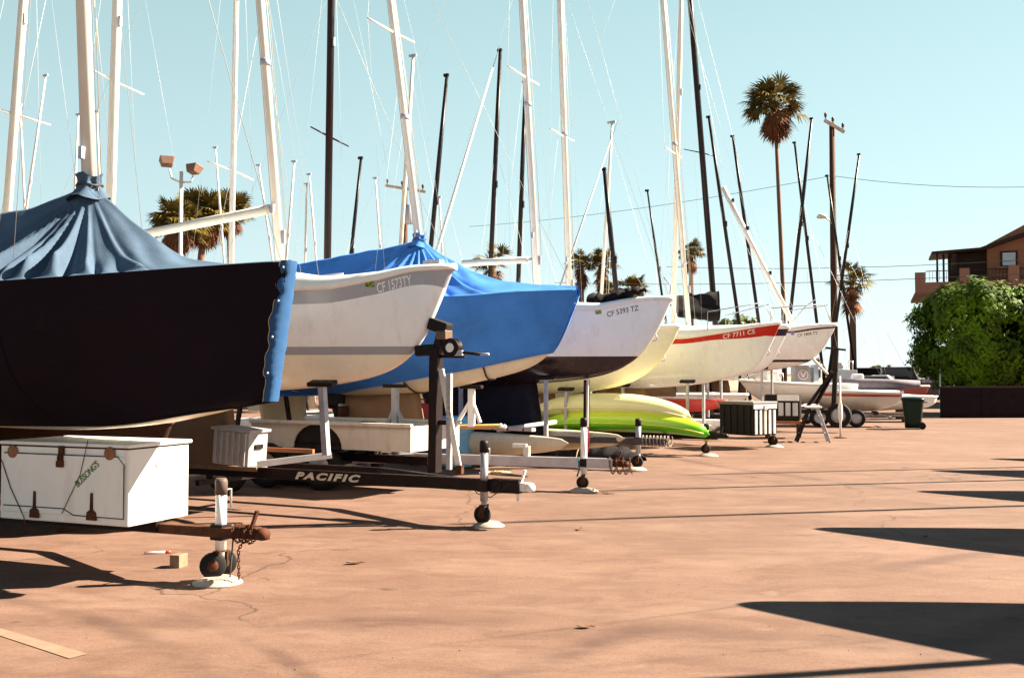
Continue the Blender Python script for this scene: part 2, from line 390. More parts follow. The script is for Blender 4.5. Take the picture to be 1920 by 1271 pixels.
# ------------------------------------------------------------------ trailers
def wheel(parent, c, r, w, ang=0, rimm=galv, name='wheel'):
    X = RX(90); mb = MB(); c = Vector(c)
    e = bpy.data.objects.new(name, None); COL.objects.link(e); e.parent = parent; e.location = c; e.rotation_euler = (0, 0, R(ang)); e.empty_display_size = .1
    mb.lathe([(r * .6, -w / 2), (r * .93, -w / 2), (r, -w * .32), (r, w * .32), (r * .93, w / 2), (r * .6, w / 2), (r * .6, -w / 2)], (0, 0, 0), 28, X, True, False).build('tyre', rubber, e)
    rm = MB(); rm.lathe([(r * .12, -w * .40), (r * .2, -w * .38), (r * .5, -w * .2), (r * .59, -w * .47), (r * .61, -w * .47), (r * .61, w * .47), (r * .2, w * .3), (r * .1, w * .3)], (0, 0, 0), 24, X)
    rm.build('rim', rimm, e); return e
def jack(parent, x, y, top, zb, mat, wheels=1, r=.035, capm=None, zc=.45, foot=0.03, wr=.085):
    j = MB().tube([(x, y, zb), (x, y, top)], r, 12).build('jack', mat, parent)
    MB().tube([(x, y, wr * 1.5 + foot), (x, y, zb + .02)], r * .72, 10).build('inner_tube', galv, j)
    MB().lathe([(r * .6, 0), (r * 1.15, 0), (r * 1.15, .1), (r * .9, .125)], (x, y, top - .06), 14).build('jack_cap', capm or blackp, j)
    h = MB().tube([(x, y + r, top - .03), (x, y + .12, top - .03), (x, y + .12, top - .19)], .009, 6).build('crank_handle', galv, j)
    MB().box((x, y, zc), (r * 2.6, r * 2.9, .12)).build('jack_bracket', blackp if mat is not alu else galv, j, bevel=.006)
    f = MB(); f.box((x, y - .055, wr + foot + .045), (.05, .012, .12)); f.box((x, y + .055, wr + foot + .045), (.05, .012, .12)); f.box((x, y, wr + foot + .1), (.06, .12, .012)); f.build('caster_fork', rust, j)
    for k in range(wheels):
        yy = y + (k - (wheels - 1) / 2) * .13; MB().lathe([(wr * .35, -.025), (wr * .9, -.025), (wr, -.012), (wr, .012), (wr * .9, .025), (wr * .35, .025)], (x - .02, yy, wr + foot), 20, RX(90) if wheels == 1 else RZ(38) @ RX(90)).build('jack_wheel', rubber, j)
        MB().lathe([(.008, -.031), (wr * .42, -.029), (wr * .45, -.02), (wr * .45, .02), (wr * .42, .029), (.008, .031)], (x - .02, yy, wr + foot), 14, RX(90) if wheels == 1 else RZ(38) @ RX(90)).build('wheel_hub', rust, j)
    return j
def chain(parent, name, pts, mat=rust, link=.034, r=.0045):
    mb = MB(); pts = [Vector(p) for p in pts]; L = [0]
    for a, b in zip(pts, pts[1:]): L.append(L[-1] + (b - a).length)
    n = int(L[-1] / (link * .78))
    for i in range(n):
        s = (i + .5) / n * L[-1]; k = 0
        while L[k + 1] < s: k += 1
        d = (pts[k + 1] - pts[k]).normalized(); c = pts[k].lerp(pts[k + 1], (s - L[k]) / (L[k + 1] - L[k]))
        u = d.cross(Vector((1, .3, .2))).normalized(); w = d.cross(u)
        if i % 2: u = w
        mb.tube([c + d * (link * .5 * math.cos(t)) + u * (link * .28 * math.sin(t)) for t in [2 * math.pi * j / 8 for j in range(9)]], r, 5, False)
    return mb.build(name, mat, parent)
def coupler(parent, x, z, mat=rust):
    c = MB().box((x - .08, 0, z), (.2, .085, .09)).build('coupler', mat, parent, bevel=.01)
    MB().lathe([(.02, 0), (.055, .01), (.06, .05), (.045, .085), (.01, .095)], (x + .05, 0, z - .05), 14).build('ball_socket', mat, c)
    MB().beam((x - .05, 0, z + .04), (x + .0, 0, z + .17), .03, .02).build('latch_lever', mat, c); return c
def post(parent, p, q, pad, mat=galv, w=.06, brace=None, padm_=blackp):
    o = MB().beam(p, q, w, w, (1, 0, 0)).build('support_post', mat, parent)
    q = Vector(q); X = RY(0)
    MB().box(q + Vector((0, 0, .02)), (.34, .12, .05), RX(pad)).build('bunk_pad', padm_, o, bevel=.01)
    for b in (brace or []): MB().beam(Vector(p).lerp(q, .72), b, w * .7, w * .5).build('brace', mat, o)
    return o
def trailer(label, fr, xt, zt, mat, axle=-4.0, wr=.31, half=.85, vx=-1.5, xend=-5.6, beam=.1, tongue_w=.09, posts=(), fender=None, wheels=True, group='boat trailers in the near row', near_arm=True):
    t = thing('boat_trailer', label, 'trailer', fr, group)
    MB().beam((vx - 1.0, 0, zt), (xt - .1, 0, zt), tongue_w, beam).build('tongue', mat, t, bevel=.006)
    for sg in ((-1, 1) if near_arm else (1,)):
        MB().beam((vx, sg * .03, zt - .003), (vx - 1.45, sg * half * .82, zt - .003), .07, beam).build('side_rail', mat, t, bevel=.006)
        MB().beam((vx - 1.45, sg * half * .82, zt - .006), (xend, sg * half * .82, zt - .006), .07, beam).build('side_rail', mat, t, bevel=.006)
    for x in (axle + 1.0, axle, xend): MB().beam((x, -half * .8, zt - beam * .7), (x, half * .8, zt - beam * .7), .06, .06).build('cross_member', mat, t)
    MB().beam((axle, -half - .12, wr + .01), (axle, half + .12, wr + .01), .06, .06).build('axle', blackp, t)
    if wheels:
        for sg in (-1, 1):
            wheel(t, (axle, sg * (half + .16), wr + .01), wr, .2)
            if fender:
                rows = [[Vector((axle + (wr + .08 + e) * math.cos(a), sg * (half + yy), wr + (wr + .08 + e) * math.sin(a))) for yy, e in ((.02, -.005), (.04, 0), (.28, 0), (.30, -.03))] for a in [R(8 + 164 * i / 16) for i in range(17)]]
                m = MB(); m.grid(rows if sg < 0 else [r[::-1] for r in rows]); m.build('fender', fender, t)
    MB().beam((axle + 1.4, 0, zt + .04), (axle - .6, 0, zt + .04), .2, .05).build('keel_plank', wood, t)
    for p in posts: post(t, *p)
    return t
pads_done = []
def pad(px, py, r=.27, label=None):
    g = gnd(px, py); fr = Frame((g.x, g.y), rnd.uniform(0, 90)); m = MB()
    n = 22; rr = [r * (1 + .05 * rnd.uniform(-1, 1)) for _ in range(n)]
    m.lathe([(r, 0), (r * .97, .012), (r * .62, .045), (r * .55, .048)], (0, 0, 0), 24)
    o = m.build('wheel_pad', padm); o.location = (g.x, g.y, .001); tag(o, label, 'wheel pad', 'white pads under the jack wheels'); return o

# ------------------------------------------------------------------ the ground
def _sep(n, c):
    x = _node(n, 'ShaderNodeSeparateColor'); n.links.new(c, x.inputs[0]); return x.outputs[0]
def ground_mat():
    m, n, b = _mat('sun bleached asphalt')
    tc = _node(n, 'ShaderNodeTexCoord').outputs['Object']
    def mp(s, rz=0, loc=(0, 0, 0)):
        x = _node(n, 'ShaderNodeMapping'); x.inputs['Scale'].default_value = s; x.inputs['Rotation'].default_value = (0, 0, R(rz)); x.inputs['Location'].default_value = loc
        n.links.new(tc, x.inputs[0]); return x.outputs[0]
    base = mixc(n, ramp(n, noise(n, .35, 7, .68, tc, .6), .36, .64), (0.126, 0.069, 0.047), (0.158, 0.090, 0.067))
    base = mixc(n, math_(n, 'MULTIPLY', ramp(n, noise(n, 1.6, 6, .7, mp((1, 1.8, 1), 30), 1.0), .46, .62), .6), base, (0.087, 0.045, 0.031))
    base = mixc(n, math_(n, 'MULTIPLY', ramp(n, noise(n, 45, 4, .7, tc), .45, .62), .5), base, (0.075, 0.039, 0.029))
    base = mixc(n, math_(n, 'MULTIPLY', ramp(n, noise(n, 190, 2, .6, tc), .58, .72), .5), base, (0.202, 0.139, 0.111))
    # sweeping tyre scuffs: arcs round two far-off centres, broken up by noise
    for (cx, cy, r0, wd, k) in ((-6.5, 2.0, 5.9, .10, .6), (-6.5, 2.0, 6.35, .07, .5), (9.5, -1.5, 10.2, .16, .65), (9.5, -1.5, 11.7, .14, .55), (-1.5, -6, 12.5, .2, .5), (16, 22, 13.3, .16, .55), (16, 22, 14.6, .14, .3)):
        v = _node(n, 'ShaderNodeVectorMath', operation='DISTANCE'); n.links.new(mp((1, 1, 0)), v.inputs[0]); v.inputs[1].default_value = (cx, cy, 0)
        w = math_(n, 'ADD', v.outputs['Value'], math_(n, 'MULTIPLY', noise(n, .8, 2, .5, tc), .25))
        a = math_(n, 'ABSOLUTE', math_(n, 'SUBTRACT', w, r0 + .12)); s = ramp(n, a, wd * .3, wd * 1.3, 1, 0)
        s = math_(n, 'MULTIPLY', math_(n, 'MULTIPLY', s, ramp(n, noise(n, .55, 3, .6, mp((1, 1, 1), 0, (cx, r0, 0))), .40, .56)), k)
        base = mixc(n, s, base, (0.049, 0.024, 0.018))
    # squarish repair patches, streaks dragged along the aisle
    pv = _node(n, 'ShaderNodeTexVoronoi', distance='CHEBYCHEV'); pv.inputs['Scale'].default_value = .16; n.links.new(mp((1, 1, 0), 31), pv.inputs['Vector'])
    base = mixc(n, math_(n, 'MULTIPLY', ramp(n, _sep(n, pv.outputs['Color']), .62, .63), .22), base, (0.093, 0.057, 0.044))
    base = mixc(n, math_(n, 'MULTIPLY', ramp(n, noise(n, .9, 6, .75, mp((.6, 1.5, 1), 32)), .48, .75), .40), base, (0.270, 0.178, 0.139))
    base = mixc(n, math_(n, 'MULTIPLY', ramp(n, noise(n, 1.3, 6, .75, mp((.6, 1.6, 1), 28, (5, 1, 0))), .52, .8), .40), base, (0.093, 0.049, 0.036))
    # cracks
    dv = _node(n, 'ShaderNodeVectorMath', operation='ADD'); nn = _node(n, 'ShaderNodeTexNoise'); nn.inputs['Scale'].default_value = 1.2; nn.inputs['Detail'].default_value = 5
    n.links.new(tc, nn.inputs['Vector']); sc_ = _node(n, 'ShaderNodeVectorMath', operation='SCALE'); sc_.inputs['Scale'].default_value = .9
    n.links.new(nn.outputs[1], sc_.inputs[0]); n.links.new(tc, dv.inputs[0]); n.links.new(sc_.outputs[0], dv.inputs[1])
    vo = _node(n, 'ShaderNodeTexVoronoi', feature='DISTANCE_TO_EDGE'); vo.inputs['Scale'].default_value = .17; n.links.new(dv.outputs[0], vo.inputs['Vector'])
    ck = math_(n, 'MULTIPLY', ramp(n, vo.outputs['Distance'], .0010, .0030, 1, 0), ramp(n, noise(n, .45, 2, .5, mp((1, 1, 1), 0, (7, 3, 0))), .45, .53))
    base = mixc(n, math_(n, 'MULTIPLY', ck, .6), base, (0.023, 0.011, 0.009))
    # pale worn spots and dark oil spots
    base = mixc(n, math_(n, 'MULTIPLY', ramp(n, noise(n, 2.3, 3, .5, mp((1, 1, 1), 0, (3, 9, 0))), .68, .74), .3), base, (0.219, 0.157, 0.132))
    base = mixc(n, math_(n, 'MULTIPLY', ramp(n, noise(n, 3.1, 3, .55, mp((1, 1, 1), 0, (13, 2, 0))), .69, .75), .5), base, (0.041, 0.021, 0.016))
    n.links.new(base, b.inputs['Base Color']); b.inputs['Roughness'].default_value = .8; b.inputs['Specular IOR Level'].default_value = .3
    bump(n, b, math_(n, 'ADD', noise(n, 130, 3, .6, tc), math_(n, 'MULTIPLY', noise(n, 3, 3, .5, tc), .8)), .35, .012); return m
g = MB(); ys = [-60, -20, 0, 5, 10, 20, 40, 80, 200, 800, 3000]; xs_ = [-3000, -400, -80, -30, -10, 0, 10, 30, 80, 400, 3000]
g.grid([[Vector((x, y, 0)) for x in xs_] for y in ys], False)
structure(g.build('ground', ground_mat()))
def sheet(name, pts, z, mat): m = MB(); k = m.add([Vector((p.x, p.y, z)) for p in pts]); m.face([k + i for i in range(len(pts))]); o = m.build(name, mat); return structure(o)
def worn_paint():
    m, n, b = _mat('worn white road paint'); tc = _node(n, 'ShaderNodeTexCoord').outputs['Object']
    n.links.new(mixc(n, ramp(n, noise(n, 6, 8, .8, tc), .40, .62), (.172, .103, .070), (.205, .135, .097)), b.inputs['Base Color']); b.inputs['Roughness'].default_value = .9; return m
wp = worn_paint()
sheet('painted_line', [gnd(-60, 1148), gnd(0, 1178), gnd(164, 1226), gnd(130, 1235), gnd(0, 1192), gnd(-60, 1172)][::-1], .004, wp)
# sand berm beyond the lot
def hill(name, x0, x1, Y, dep, h, c, seed):
    r2 = random.Random(seed); m = MB(); rows = []; ph = [r2.uniform(0, 6) for _ in range(4)]
    for i in range(60):
        x = x0 + (x1 - x0) * i / 59; e = min(1, 4 * i / 59, 4 * (59 - i) / 59); hh = h * e * (.75 + .2 * math.sin(x * .09 + ph[0]) + .12 * math.sin(x * .31 + ph[1]))
        rows.append([Vector((x, Y + dep * v, hh * math.sin(math.pi * min(1, max(0, v))) ** .8 - .02)) for v in [j / 10 for j in range(11)]])
    m.grid(rows[::-1]); return structure(m.build(name, c))
hill('sand_hill', 5, 150, 95, 40, 2.6, M('beach sand', (.30, .21, .15), .9, 0, .12, .3), 3)

# ------------------------------------------------------------------ near row of boats
def near(fr, hull, px, py):
    off = -.4
    for _ in range(12):
        p = fr.pl(px, py, off); off = .5 * off - .5 * hull.y(min(-.001, p.x), p.z)
    return p
def stemof(fr, pts):
    L = [fr.pl(*p) for p in pts]; x0 = L[0].x
    out = [(p.x - x0, p.z) for p in L]; r = [out[0]]
    for x, z in out[1:]:
        if x < r[-1][0] - 1e-3: r.append((x, min(z, r[-1][1] - .004)))
    return r
tankeel = M('tan bottom paint', (.19, .10, .045), .6, 0, .15, 3, dirt=.3)
def boat(name, label, fr, hull, hm, lipm, liph, keel=None, group='sailboats stored in the near row', stripes=None, km=None, lipout=.03, cat='sailboat', dk=True):
    t = thing(name, label, cat, fr, group)
    h = hull.mesh(stripes).build('hull', hm, t)
    if dk: hull.deck(dz=.03).build('deck', white, t)
    if liph: hull.lip(liph, lipout).build('gunwale', lipm, t)
    ze = hull.zs(0) - (.62 if liph else 9); xe_ = hull.inv(ze); ey = MB(); ey.tube([(xe_ - .02, 0, ze + .05), (xe_ + .05, 0, ze + .045), (xe_ + .06, 0, ze), (xe_ + .05, 0, ze - .045), (xe_ - .02, 0, ze - .05)], .009, 6); liph and ey.build('bow_eye', galv, t)
    if keel: fin_keel(*keel).build('keel', km or hm, t)
    return t, h
def sticker(hull, fr, p0, p1, parent, c1, c2, name='tax_sticker'):
    a, b = near(fr, hull, *p0), near(fr, hull, *p1); m = MB(); n = 4
    k = m.grid([[hull.surf(a.x + (b.x - a.x) * i / n, a.z + (b.z - a.z) * j / n, .004) for i in range(n + 1)] for j in range(n + 1)], False)
    mm, nn, bb = _mat('sticker ' + str(len(MATS))); tc = _node(nn, 'ShaderNodeTexCoord').outputs['Object']
    nn.links.new(mixc(nn, ramp(nn, noise(nn, 38, 2, .5, tc), .48, .52), c1, c2), bb.inputs['Base Color']); bb.inputs['Roughness'].default_value = .5
    return m.build(name, mm, parent)
def below(hull, lo, hi): return lambda v: (hull.zs(min(v.x, -.001)) - v.z - lo) / (hi - lo)
def zband(lo, hi): return lambda v: (v.z - lo) / (hi - lo)

# --- boat one: under the navy cover
f1 = bowframe(410, 1090, 538, 22)
st1 = stemof(f1, [(538, 500), (534, 560), (524, 640), (508, 715), (488, 752), (440, 766), (400, 776), (320, 792), (240, 801), (150, 805)])
zb1 = st1[0][1]
H1 = Hull(7.2, 2.4, [(0, zb1), (-2.6, f1.pl(100, 519, -1.1).z - .03), (-7.2, f1.pl(100, 519, -1.1).z - .06)], st1)
b1, _ = boat('sailboat', 'white sailboat wrapped in the navy cover, nearest in the row', f1, H1, M('cream gelcoat', (.62, .55, .42), .35, 0, .06, 2, dirt=.2), white, None, keel=(-4.3, -2.9, .48, 1.2), km=tankeel)
p0, q0, mst = rig(b1, f1, H1, (168, 350), (156, 0), .118, 9.6, forestay=True)
hem1 = pchip([(-7.4, near(f1, H1, 30, 803).z), (near(f1, H1, 180, 798).x, near(f1, H1, 180, 798).z), (near(f1, H1, 398, 771).x, near(f1, H1, 398, 771).z), (-.03, f1.pl(500, 750).z)])
rp = [(-7.4, f1.pl(0, 404).z - .55)] + [(f1.pl(*p).x, f1.pl(*p).z) for p in ((-120, 424), (0, 402), (60, 388), (110, 370), (164, 352), (200, 372), (250, 416), (310, 460), (370, 487), (450, 493), (532, 488))]
ridge1 = pchip(rp); xm1 = f1.pl(168, 352).x
zh1 = f1.pl(500, 750).z; xh1 = f1.pl(504, 750).x
stem1 = lambda z: xh1 * max(0, min(1.2, (zb1 - z) / (zb1 - zh1)))
cv1 = cover('weathered navy boat cover with shade painted into its side colour, tented at the mast', 'boat cover', 'boat_cover', f1, H1, hem1, ridge1, xm1, navy_top, navy_shaded,
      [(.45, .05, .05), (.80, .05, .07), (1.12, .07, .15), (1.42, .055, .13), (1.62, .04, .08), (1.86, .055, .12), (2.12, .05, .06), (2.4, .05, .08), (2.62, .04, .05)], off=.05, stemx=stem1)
# laced edge of the cover at the stem, sunlight put into its blue
def stem_band(t, fr, hull, z0, z1, mat, stemx):
    m = MB(); rows = []
    for i in range(60):
        z = z0 + (z1 - z0) * i / 59; x = stemx(z) + .045; k = i * .62; wv = .006 * math.sin(k * .53) + .004 * math.sin(k * 1.37 + 1)
        q = x - .035 + wv; ye = hull.y(min(q, -.004), min(z, hull.zs(0))) + .062
        rows.append([Vector((q - .02, -ye, z)), Vector((q + .012, -ye - .004 - .004 * math.sin(k * 3), z)), Vector((x + .006, -.055, z)), Vector((x + .012 + .3 * wv, -.02, z)), Vector((x + .016, .015, z)), Vector((x + .008, .05, z)), Vector((x - .02, .09 + wv, z)), Vector((x - .12, hull.y(min(x - .12, -.01), min(z, hull.zs(0))) + .07, z))])
    m.grid(rows); o = m.build('bow_sunlit_edge', mat, t)
    g2 = MB()
    for i in (12, 27, 42, 56): g2.lathe([(.008, 0), (.008, .004), (.003, .006)], rows[i][1] + Vector((.01, -.004, 0)), 8, RX(90))
    g2.build('grommet', whiter, o)
    g3 = MB(); g3.tube([r[0] + Vector((.0, -.004, 0)) for r in rows], .003, 5); g3.build('rope_edge', rope_m, o); return o
stem_band(cv1, f1, H1, hem1(-.03) - .01, zb1 + .04, sunlit_blue, stem1)
# --- boat two: grey stripe CF 1573TY
f2 = bowframe(915, 985, 850, 26)
st2 = stemof(f2, [(846, 504), (836, 530), (822, 565), (806, 602), (790, 635), (775, 656), (752, 679), (722, 697), (680, 711), (620, 722), (560, 729), (500, 732)])
H2 = Hull(7.0, 2.4, [(0, st2[0][1]), (f2.pl(766, 505, -.35).x, f2.pl(766, 505, -.35).z), (f2.pl(660, 521, -.75).x, f2.pl(660, 521, -.75).z), (f2.pl(548, 538, -1.0).x, f2.pl(548, 538, -1.0).z), (-7, f2.pl(548, 538, -1.0).z - .05)], st2, nose=.06)
zw = f2.pl(650, 655, -.8).z
hm2 = M('white hull grey stripes', (.78, .82, .86), .2, 0, .04, 1.5, dirt=.22, stripes=[('cove', (.32, .345, .40)), ('boot', (.29, .315, .36)), ('bottom', (.78, .74, .62))])  # cream bottom has light bounced off the ground put into its colour
lo2 = lambda x: .15 + .14 * math.exp(x / .10)
b2, h2 = boat('sailboat', 'white sailboat with a grey stripe lettered CF 1573TY', f2, H2, hm2, whiter, lambda x: .055 + .18 * sstep(-x / 2.6), keel=(-4.2, -2.9, .48, 1.45), km=tankeel,
          stripes={'cove': lambda v: (H2.zs(min(v.x, -.001)) - v.z + .02) / (lo2(v.x) + .02), 'boot': zband(zw - .045, zw + .045), 'bottom': lambda v: (v.z + 5) / (zw - .045 + 5)})
a, b = near(f2, H2, 705, 530), near(f2, H2, 771, 517)
zf = lambda x, hh=.1: H2.zs(x) - .142
H2.text('CF 1573TY', a.x, b.x, zf, .105, h2, whiter, bold=.012)
sticker(H2, f2, (686, 538), (701, 520), h2, (.02, .08, .01), (.25, .30, .03))
p0, q0, mst = rig(b2, f2, H2, (525, 480), (488, 0), .105, 9.2)
pb = f2.pl(508, 392); boom(b2, f2.w(*f2.pl(270, 440)) and f2.pl(262, 441), pb, .06)
MB().tube([(-1.7, .35, H2.zs(-1.7) + .1), (-1.7, .35, H2.zs(-1.7) + .28), (-2.6, .5, H2.zs(-2.6) + .28)], .012, 6).build('grab_rail', galv, b2)
m = MB(); m.box((-2.9, 0, H2.zs(-2.9) + .14), (2.2, 1.2, .24)); m.build('cabin_trunk', white, b2, bevel=.08)
MB().box((-.25, 0, H2.zs(-.2) + .09), (.22, .10, .05)).build('bow_fitting', galv, b2, bevel=.01)

# --- boat three: bright blue cover
f3 = bowframe(1095, 920, 1082, 28)
st3 = stemof(f3, [(1080, 548), (1066, 585), (1050, 625), (1034, 655), (1012, 677), (985, 692), (950, 703), (900, 715), (840, 728), (770, 737), (700, 741)])
H3 = Hull(7.0, 2.4, [(0, st3[0][1]), (f3.pl(950, 547, -.75).x, f3.pl(950, 547, -.75).z), (f3.pl(835, 555, -1.1).x, f3.pl(835, 555, -1.1).z), (-7, f3.pl(835, 555, -1.1).z - .06)], st3)
b3, _ = boat('sailboat', 'white sailboat under the bright blue cover', f3, H3, M('cream gelcoat', (.6, .5, .38)), white, None, keel=(-4.0, -2.4, .5, 1.4), km=tankeel)
p0, q0, mst = rig(b3, f3, H3, (786, 455), (732, 0), .11, 9.4, spreads=[((652, 38), (815, 90))])
hp = [near(f3, H3, *p) for p in ((1020, 664), (960, 676), (880, 693), (790, 709), (700, 726), (600, 741))]
hem3 = pchip([(-7.2, hp[-1].z - .05)] + [(p.x, p.z) for p in hp[::-1]] + [(-.03, f3.pl(1034, 656).z + .02)])
ridge3 = pchip([(-7.2, f3.pl(550, 496).z - .25)] + [(f3.pl(*p).x, f3.pl(*p).z) for p in ((550, 496), (650, 478), (740, 461), (782, 452), (830, 478), (880, 505), (940, 525), (1000, 533), (1078, 536))])
cv3 = cover('bright blue boat cover with soft folds, tented at a white mast', 'boat cover', 'boat_cover', f3, H3, hem3, ridge3, f3.pl(786, 455).x, blue_cv, blue_cv,
      [(.40, .05, .05), (.72, .06, .08), (1.02, .05, .09), (1.3, .05, .08), (1.65, .05, .07), (2.1, .06, .06), (2.5, .06, .07), (2.75, .05, .06)], off=.04, ex0=1.15, aft=1.2, wr=.016)
for x in (-1.35, -2.55):                # tie straps under the hull and a yellow line
    pts = []
    for j in range(25):
        v = -1 + 2 * j / 24; z = H3.zk(x) + (hem3(x) - H3.zk(x)) * abs(v) ** 1.4; pts.append((x, math.copysign(H3.y(x, z) + .02, v) if abs(v) > .05 else v * .3, z - .012))
    MB().tube(pts, .012, 6).build('tie_strap', blackp, cv3)
# --- boat four: CF 5393 TZ
f4 = bowframe(1190, 880, 1260, 27)
st4 = stemof(f4, [(1259, 562), (1250, 583), (1236, 613), (1218, 643), (1202, 663), (1182, 680), (1155, 695), (1120, 706), (1070, 714), (1010, 719), (940, 723)])
H4 = Hull(7.2, 2.5, [(0, st4[0][1]), (f4.pl(1209, 562, -.35).x, f4.pl(1209, 562, -.35).z), (f4.pl(1154, 568, -.7).x, f4.pl(1154, 568, -.7).z), (f4.pl(1095, 578, -1.0).x, f4.pl(1095, 578, -1.0).z), (-7.2, f4.pl(1095, 578, -1.0).z - .05)], st4)
z4 = f4.pl(1110, 667, -.8).z
hm4 = M('white hull dark bottom', (.78, .82, .86), .2, 0, .04, 1.5, dirt=.22, stripes=[('bottom', (.015, .010, .017))])
b4, h4 = boat('sailboat', 'white sailboat lettered CF 5393 TZ with a dark bottom', f4, H4, hm4, whiter, lambda x: .07 + .10 * sstep(-x / 2.4), keel=(-4.6, -2.3, .5, 1.6), stripes={'bottom': lambda v: (v.z + 5) / (z4 + 5)}, km=M('dark antifouling', (.012, .009, .014), .6, 0, .3, 5))
a, b = near(f4, H4, 1137, 582), near(f4, H4, 1197, 574); zr_ = a.z - H4.zs(a.x)
H4.text('CF 5393 TZ', a.x, b.x, lambda x: H4.zs(x) - .145, .085, h4, M('dark blue vinyl', (.03, .028, .06), .4, 0, .05))
sticker(H4, f4, (1117, 589), (1127, 578), h4, (.02, .10, .03), (.35, .42, .12))
p0, q0, mst = rig(b4, f4, H4, (1006, 515), (979, 0), .115, 11.5, spreads=[((922, 122), (1052, 172))])
boom(b4, f4.pl(868, 494), f4.pl(990, 487), .06)
MB().lathe([(.09, 0), (.10, .03), (.07, .06), (.07, .10), (.10, .14), (.09, .17)], p0 + Vector((0, 0, .22)), 16).build('furling_drum', blackp, b4)
MB().tube([f4.pl(1255, 560), f4.pl(1258, 535), f4.pl(1245, 520)], .012, 6).build('pulpit', galv, b4)
bl = MB(); rows = []
for i in range(24):
    k = i / 23; x = f4.pl(1118, 549).x + (f4.pl(1222, 549).x - f4.pl(1118, 549).x) * k; r_ = .11 * (1 - k) ** .5 + .012 + .015 * math.sin(i * 1.7); c = Vector((x, -.25 + .05 * math.sin(i), H4.zs(x) + .17 + .02 * math.sin(i * 2.1)))
    rows.append([c + Vector((0, 1.6 * r_ * math.cos(t), r_ * math.sin(t))) for t in [2 * math.pi * j / 12 for j in range(12)]])
bl.grid(rows, True, True); o = bl.build('furled_sail', black_cv); o.location = f4.o; o.rotation_euler = (0, 0, -f4.a)
tag(o, 'long black sail bundle lying on the deck above CF 5393 TZ', 'sail bundle')
# --- boat five: the narrow cream bow
f5 = bowframe(1325, 853, 1274, 27)
st5 = stemof(f5, [(1272, 614), (1263, 635), (1248, 660), (1230, 685), (1208, 703), (1178, 718), (1140, 728), (1090, 735), (1030, 738)])
H5 = Hull(6.6, 2.3, [(0, st5[0][1]), (-2.5, st5[0][1] - .12), (-6.6, st5[0][1] - .18)], st5)
b5, h5 = boat('sailboat', 'sailboat showing only a cream bow between CF 5393 TZ and the red stripe', f5, H5, M('kayak-lit gelcoat', (.74, .70, .52), .3, 0, .04, 2), whiter, lambda x: .07 + .05 * sstep(-x), keel=(-4.0, -2.6, .5, 1.5), km=tankeel)  # yellow light off the kayaks is put into the hull colour
p0, q0, mst = rig(b5, f5, H5, (1067, 520), (1050, 0), .115, 12.5, spreads=[((1005, 243), (1108, 272))])
MB().tube([f5.pl(1240, 606), f5.pl(1242, 575), f5.pl(1262, 568), f5.pl(1270, 600)], .013, 6).build('pulpit', whiter, b5)
# --- boat six: red stripe CF 7711 CS
f6 = bowframe(1450, 838, 1463, 27)
st6 = stemof(f6, [(1462, 607), (1454, 627), (1443, 650), (1430, 673), (1415, 690), (1390, 701), (1350, 712), (1305, 721), (1260, 725), (1200, 728)])
H6 = Hull(7.0, 2.4, [(0, st6[0][1]), (f6.pl(1412, 614, -.45).x, f6.pl(1412, 613, -.45).z), (f6.pl(1340, 624, -.9).x, f6.pl(1340, 624, -.9).z), (f6.pl(1265, 634, -1.15).x, f6.pl(1265, 634, -1.15).z), (-7, f6.pl(1265, 634, -1.15).z - .05)], st6)
hm6 = M('white hull red stripe', (.80, .80, .79), .22, 0, .04, 1.5, dirt=.22, stripes=[('cove', (.46, .012, .008))])
lo6 = lambda x: .115 + .10 * sstep(1 - abs(x + .35) / 1.2) if x < -.3 else .215 + .07 * (x + .3) / .3
b6, h6 = boat('sailboat', 'white sailboat with a red stripe lettered CF 7711 CS', f6, H6, hm6, whiter, lambda x: .07 + .18 * sstep(-x / 2.6), keel=(-4.1, -2.9, .5, 1.5), km=tankeel, stripes={'cove': lambda v: (H6.zs(min(v.x, -.001)) - v.z + .02) / (lo6(v.x) + .02)})
a, b = near(f6, H6, 1355, 628), near(f6, H6, 1415, 618)
H6.text('CF 7711 CS', a.x, b.x, lambda x: H6.zs(x) - .128, .095, h6, whiter, bold=.008)
p0, q0, mst = rig(b6, f6, H6, (1291, 600), (1243, 0), .105, 13, spreads=[((1226, 278), (1310, 301))])
for k in range(2): MB().tube([(-.15, .0, H6.zs(-.1) + .1), (-.3, (-.3, .3)[k], H6.zs(-.3) + .5), (-1.4, (-.75, .75)[k], H6.zs(-1.4) + .5), (-1.4, (-.75, .75)[k], H6.zs(-1.4) + .1)], .012, 6).build('pulpit', galv, b6)
m = MB(); m.box((-2.9, 0, H6.zs(-2.9) + .22), (2.0, 1.2, .2)); m.build('cabin_trunk', white, b6, bevel=.07)
# --- boat seven: narrow bow with navy flash
f7 = Frame(f6.w(0, 3.35, 0), 27); f7 = Frame(f7.w(*f7.pl(1479, 605)), 27)
st7 = stemof(f7, [(1477, 616), (1470, 632), (1460, 652), (1447, 676), (1434, 690), (1415, 698), (1380, 705), (1330, 712)])
H7 = Hull(6.6, 2.3, [(0, st7[0][1]), (-2.5, st7[0][1] - .05), (-6.6, st7[0][1] - .1)], st7)
b7, h7 = boat('sailboat', 'white sailboat whose bow with a navy flash peeks past the red stripe', f7, H7, M('white hull navy flash', (.80, .80, .80), .24, 0, .03, 1.5, stripes=[('cove', (.02, .012, .04))]), whiter, lambda x: .12, keel=(-4.0, -2.8, .5, 1.4), km=tankeel, stripes={'cove': lambda v: (H7.zs(min(v.x, -.001)) - v.z + .01) / .19})
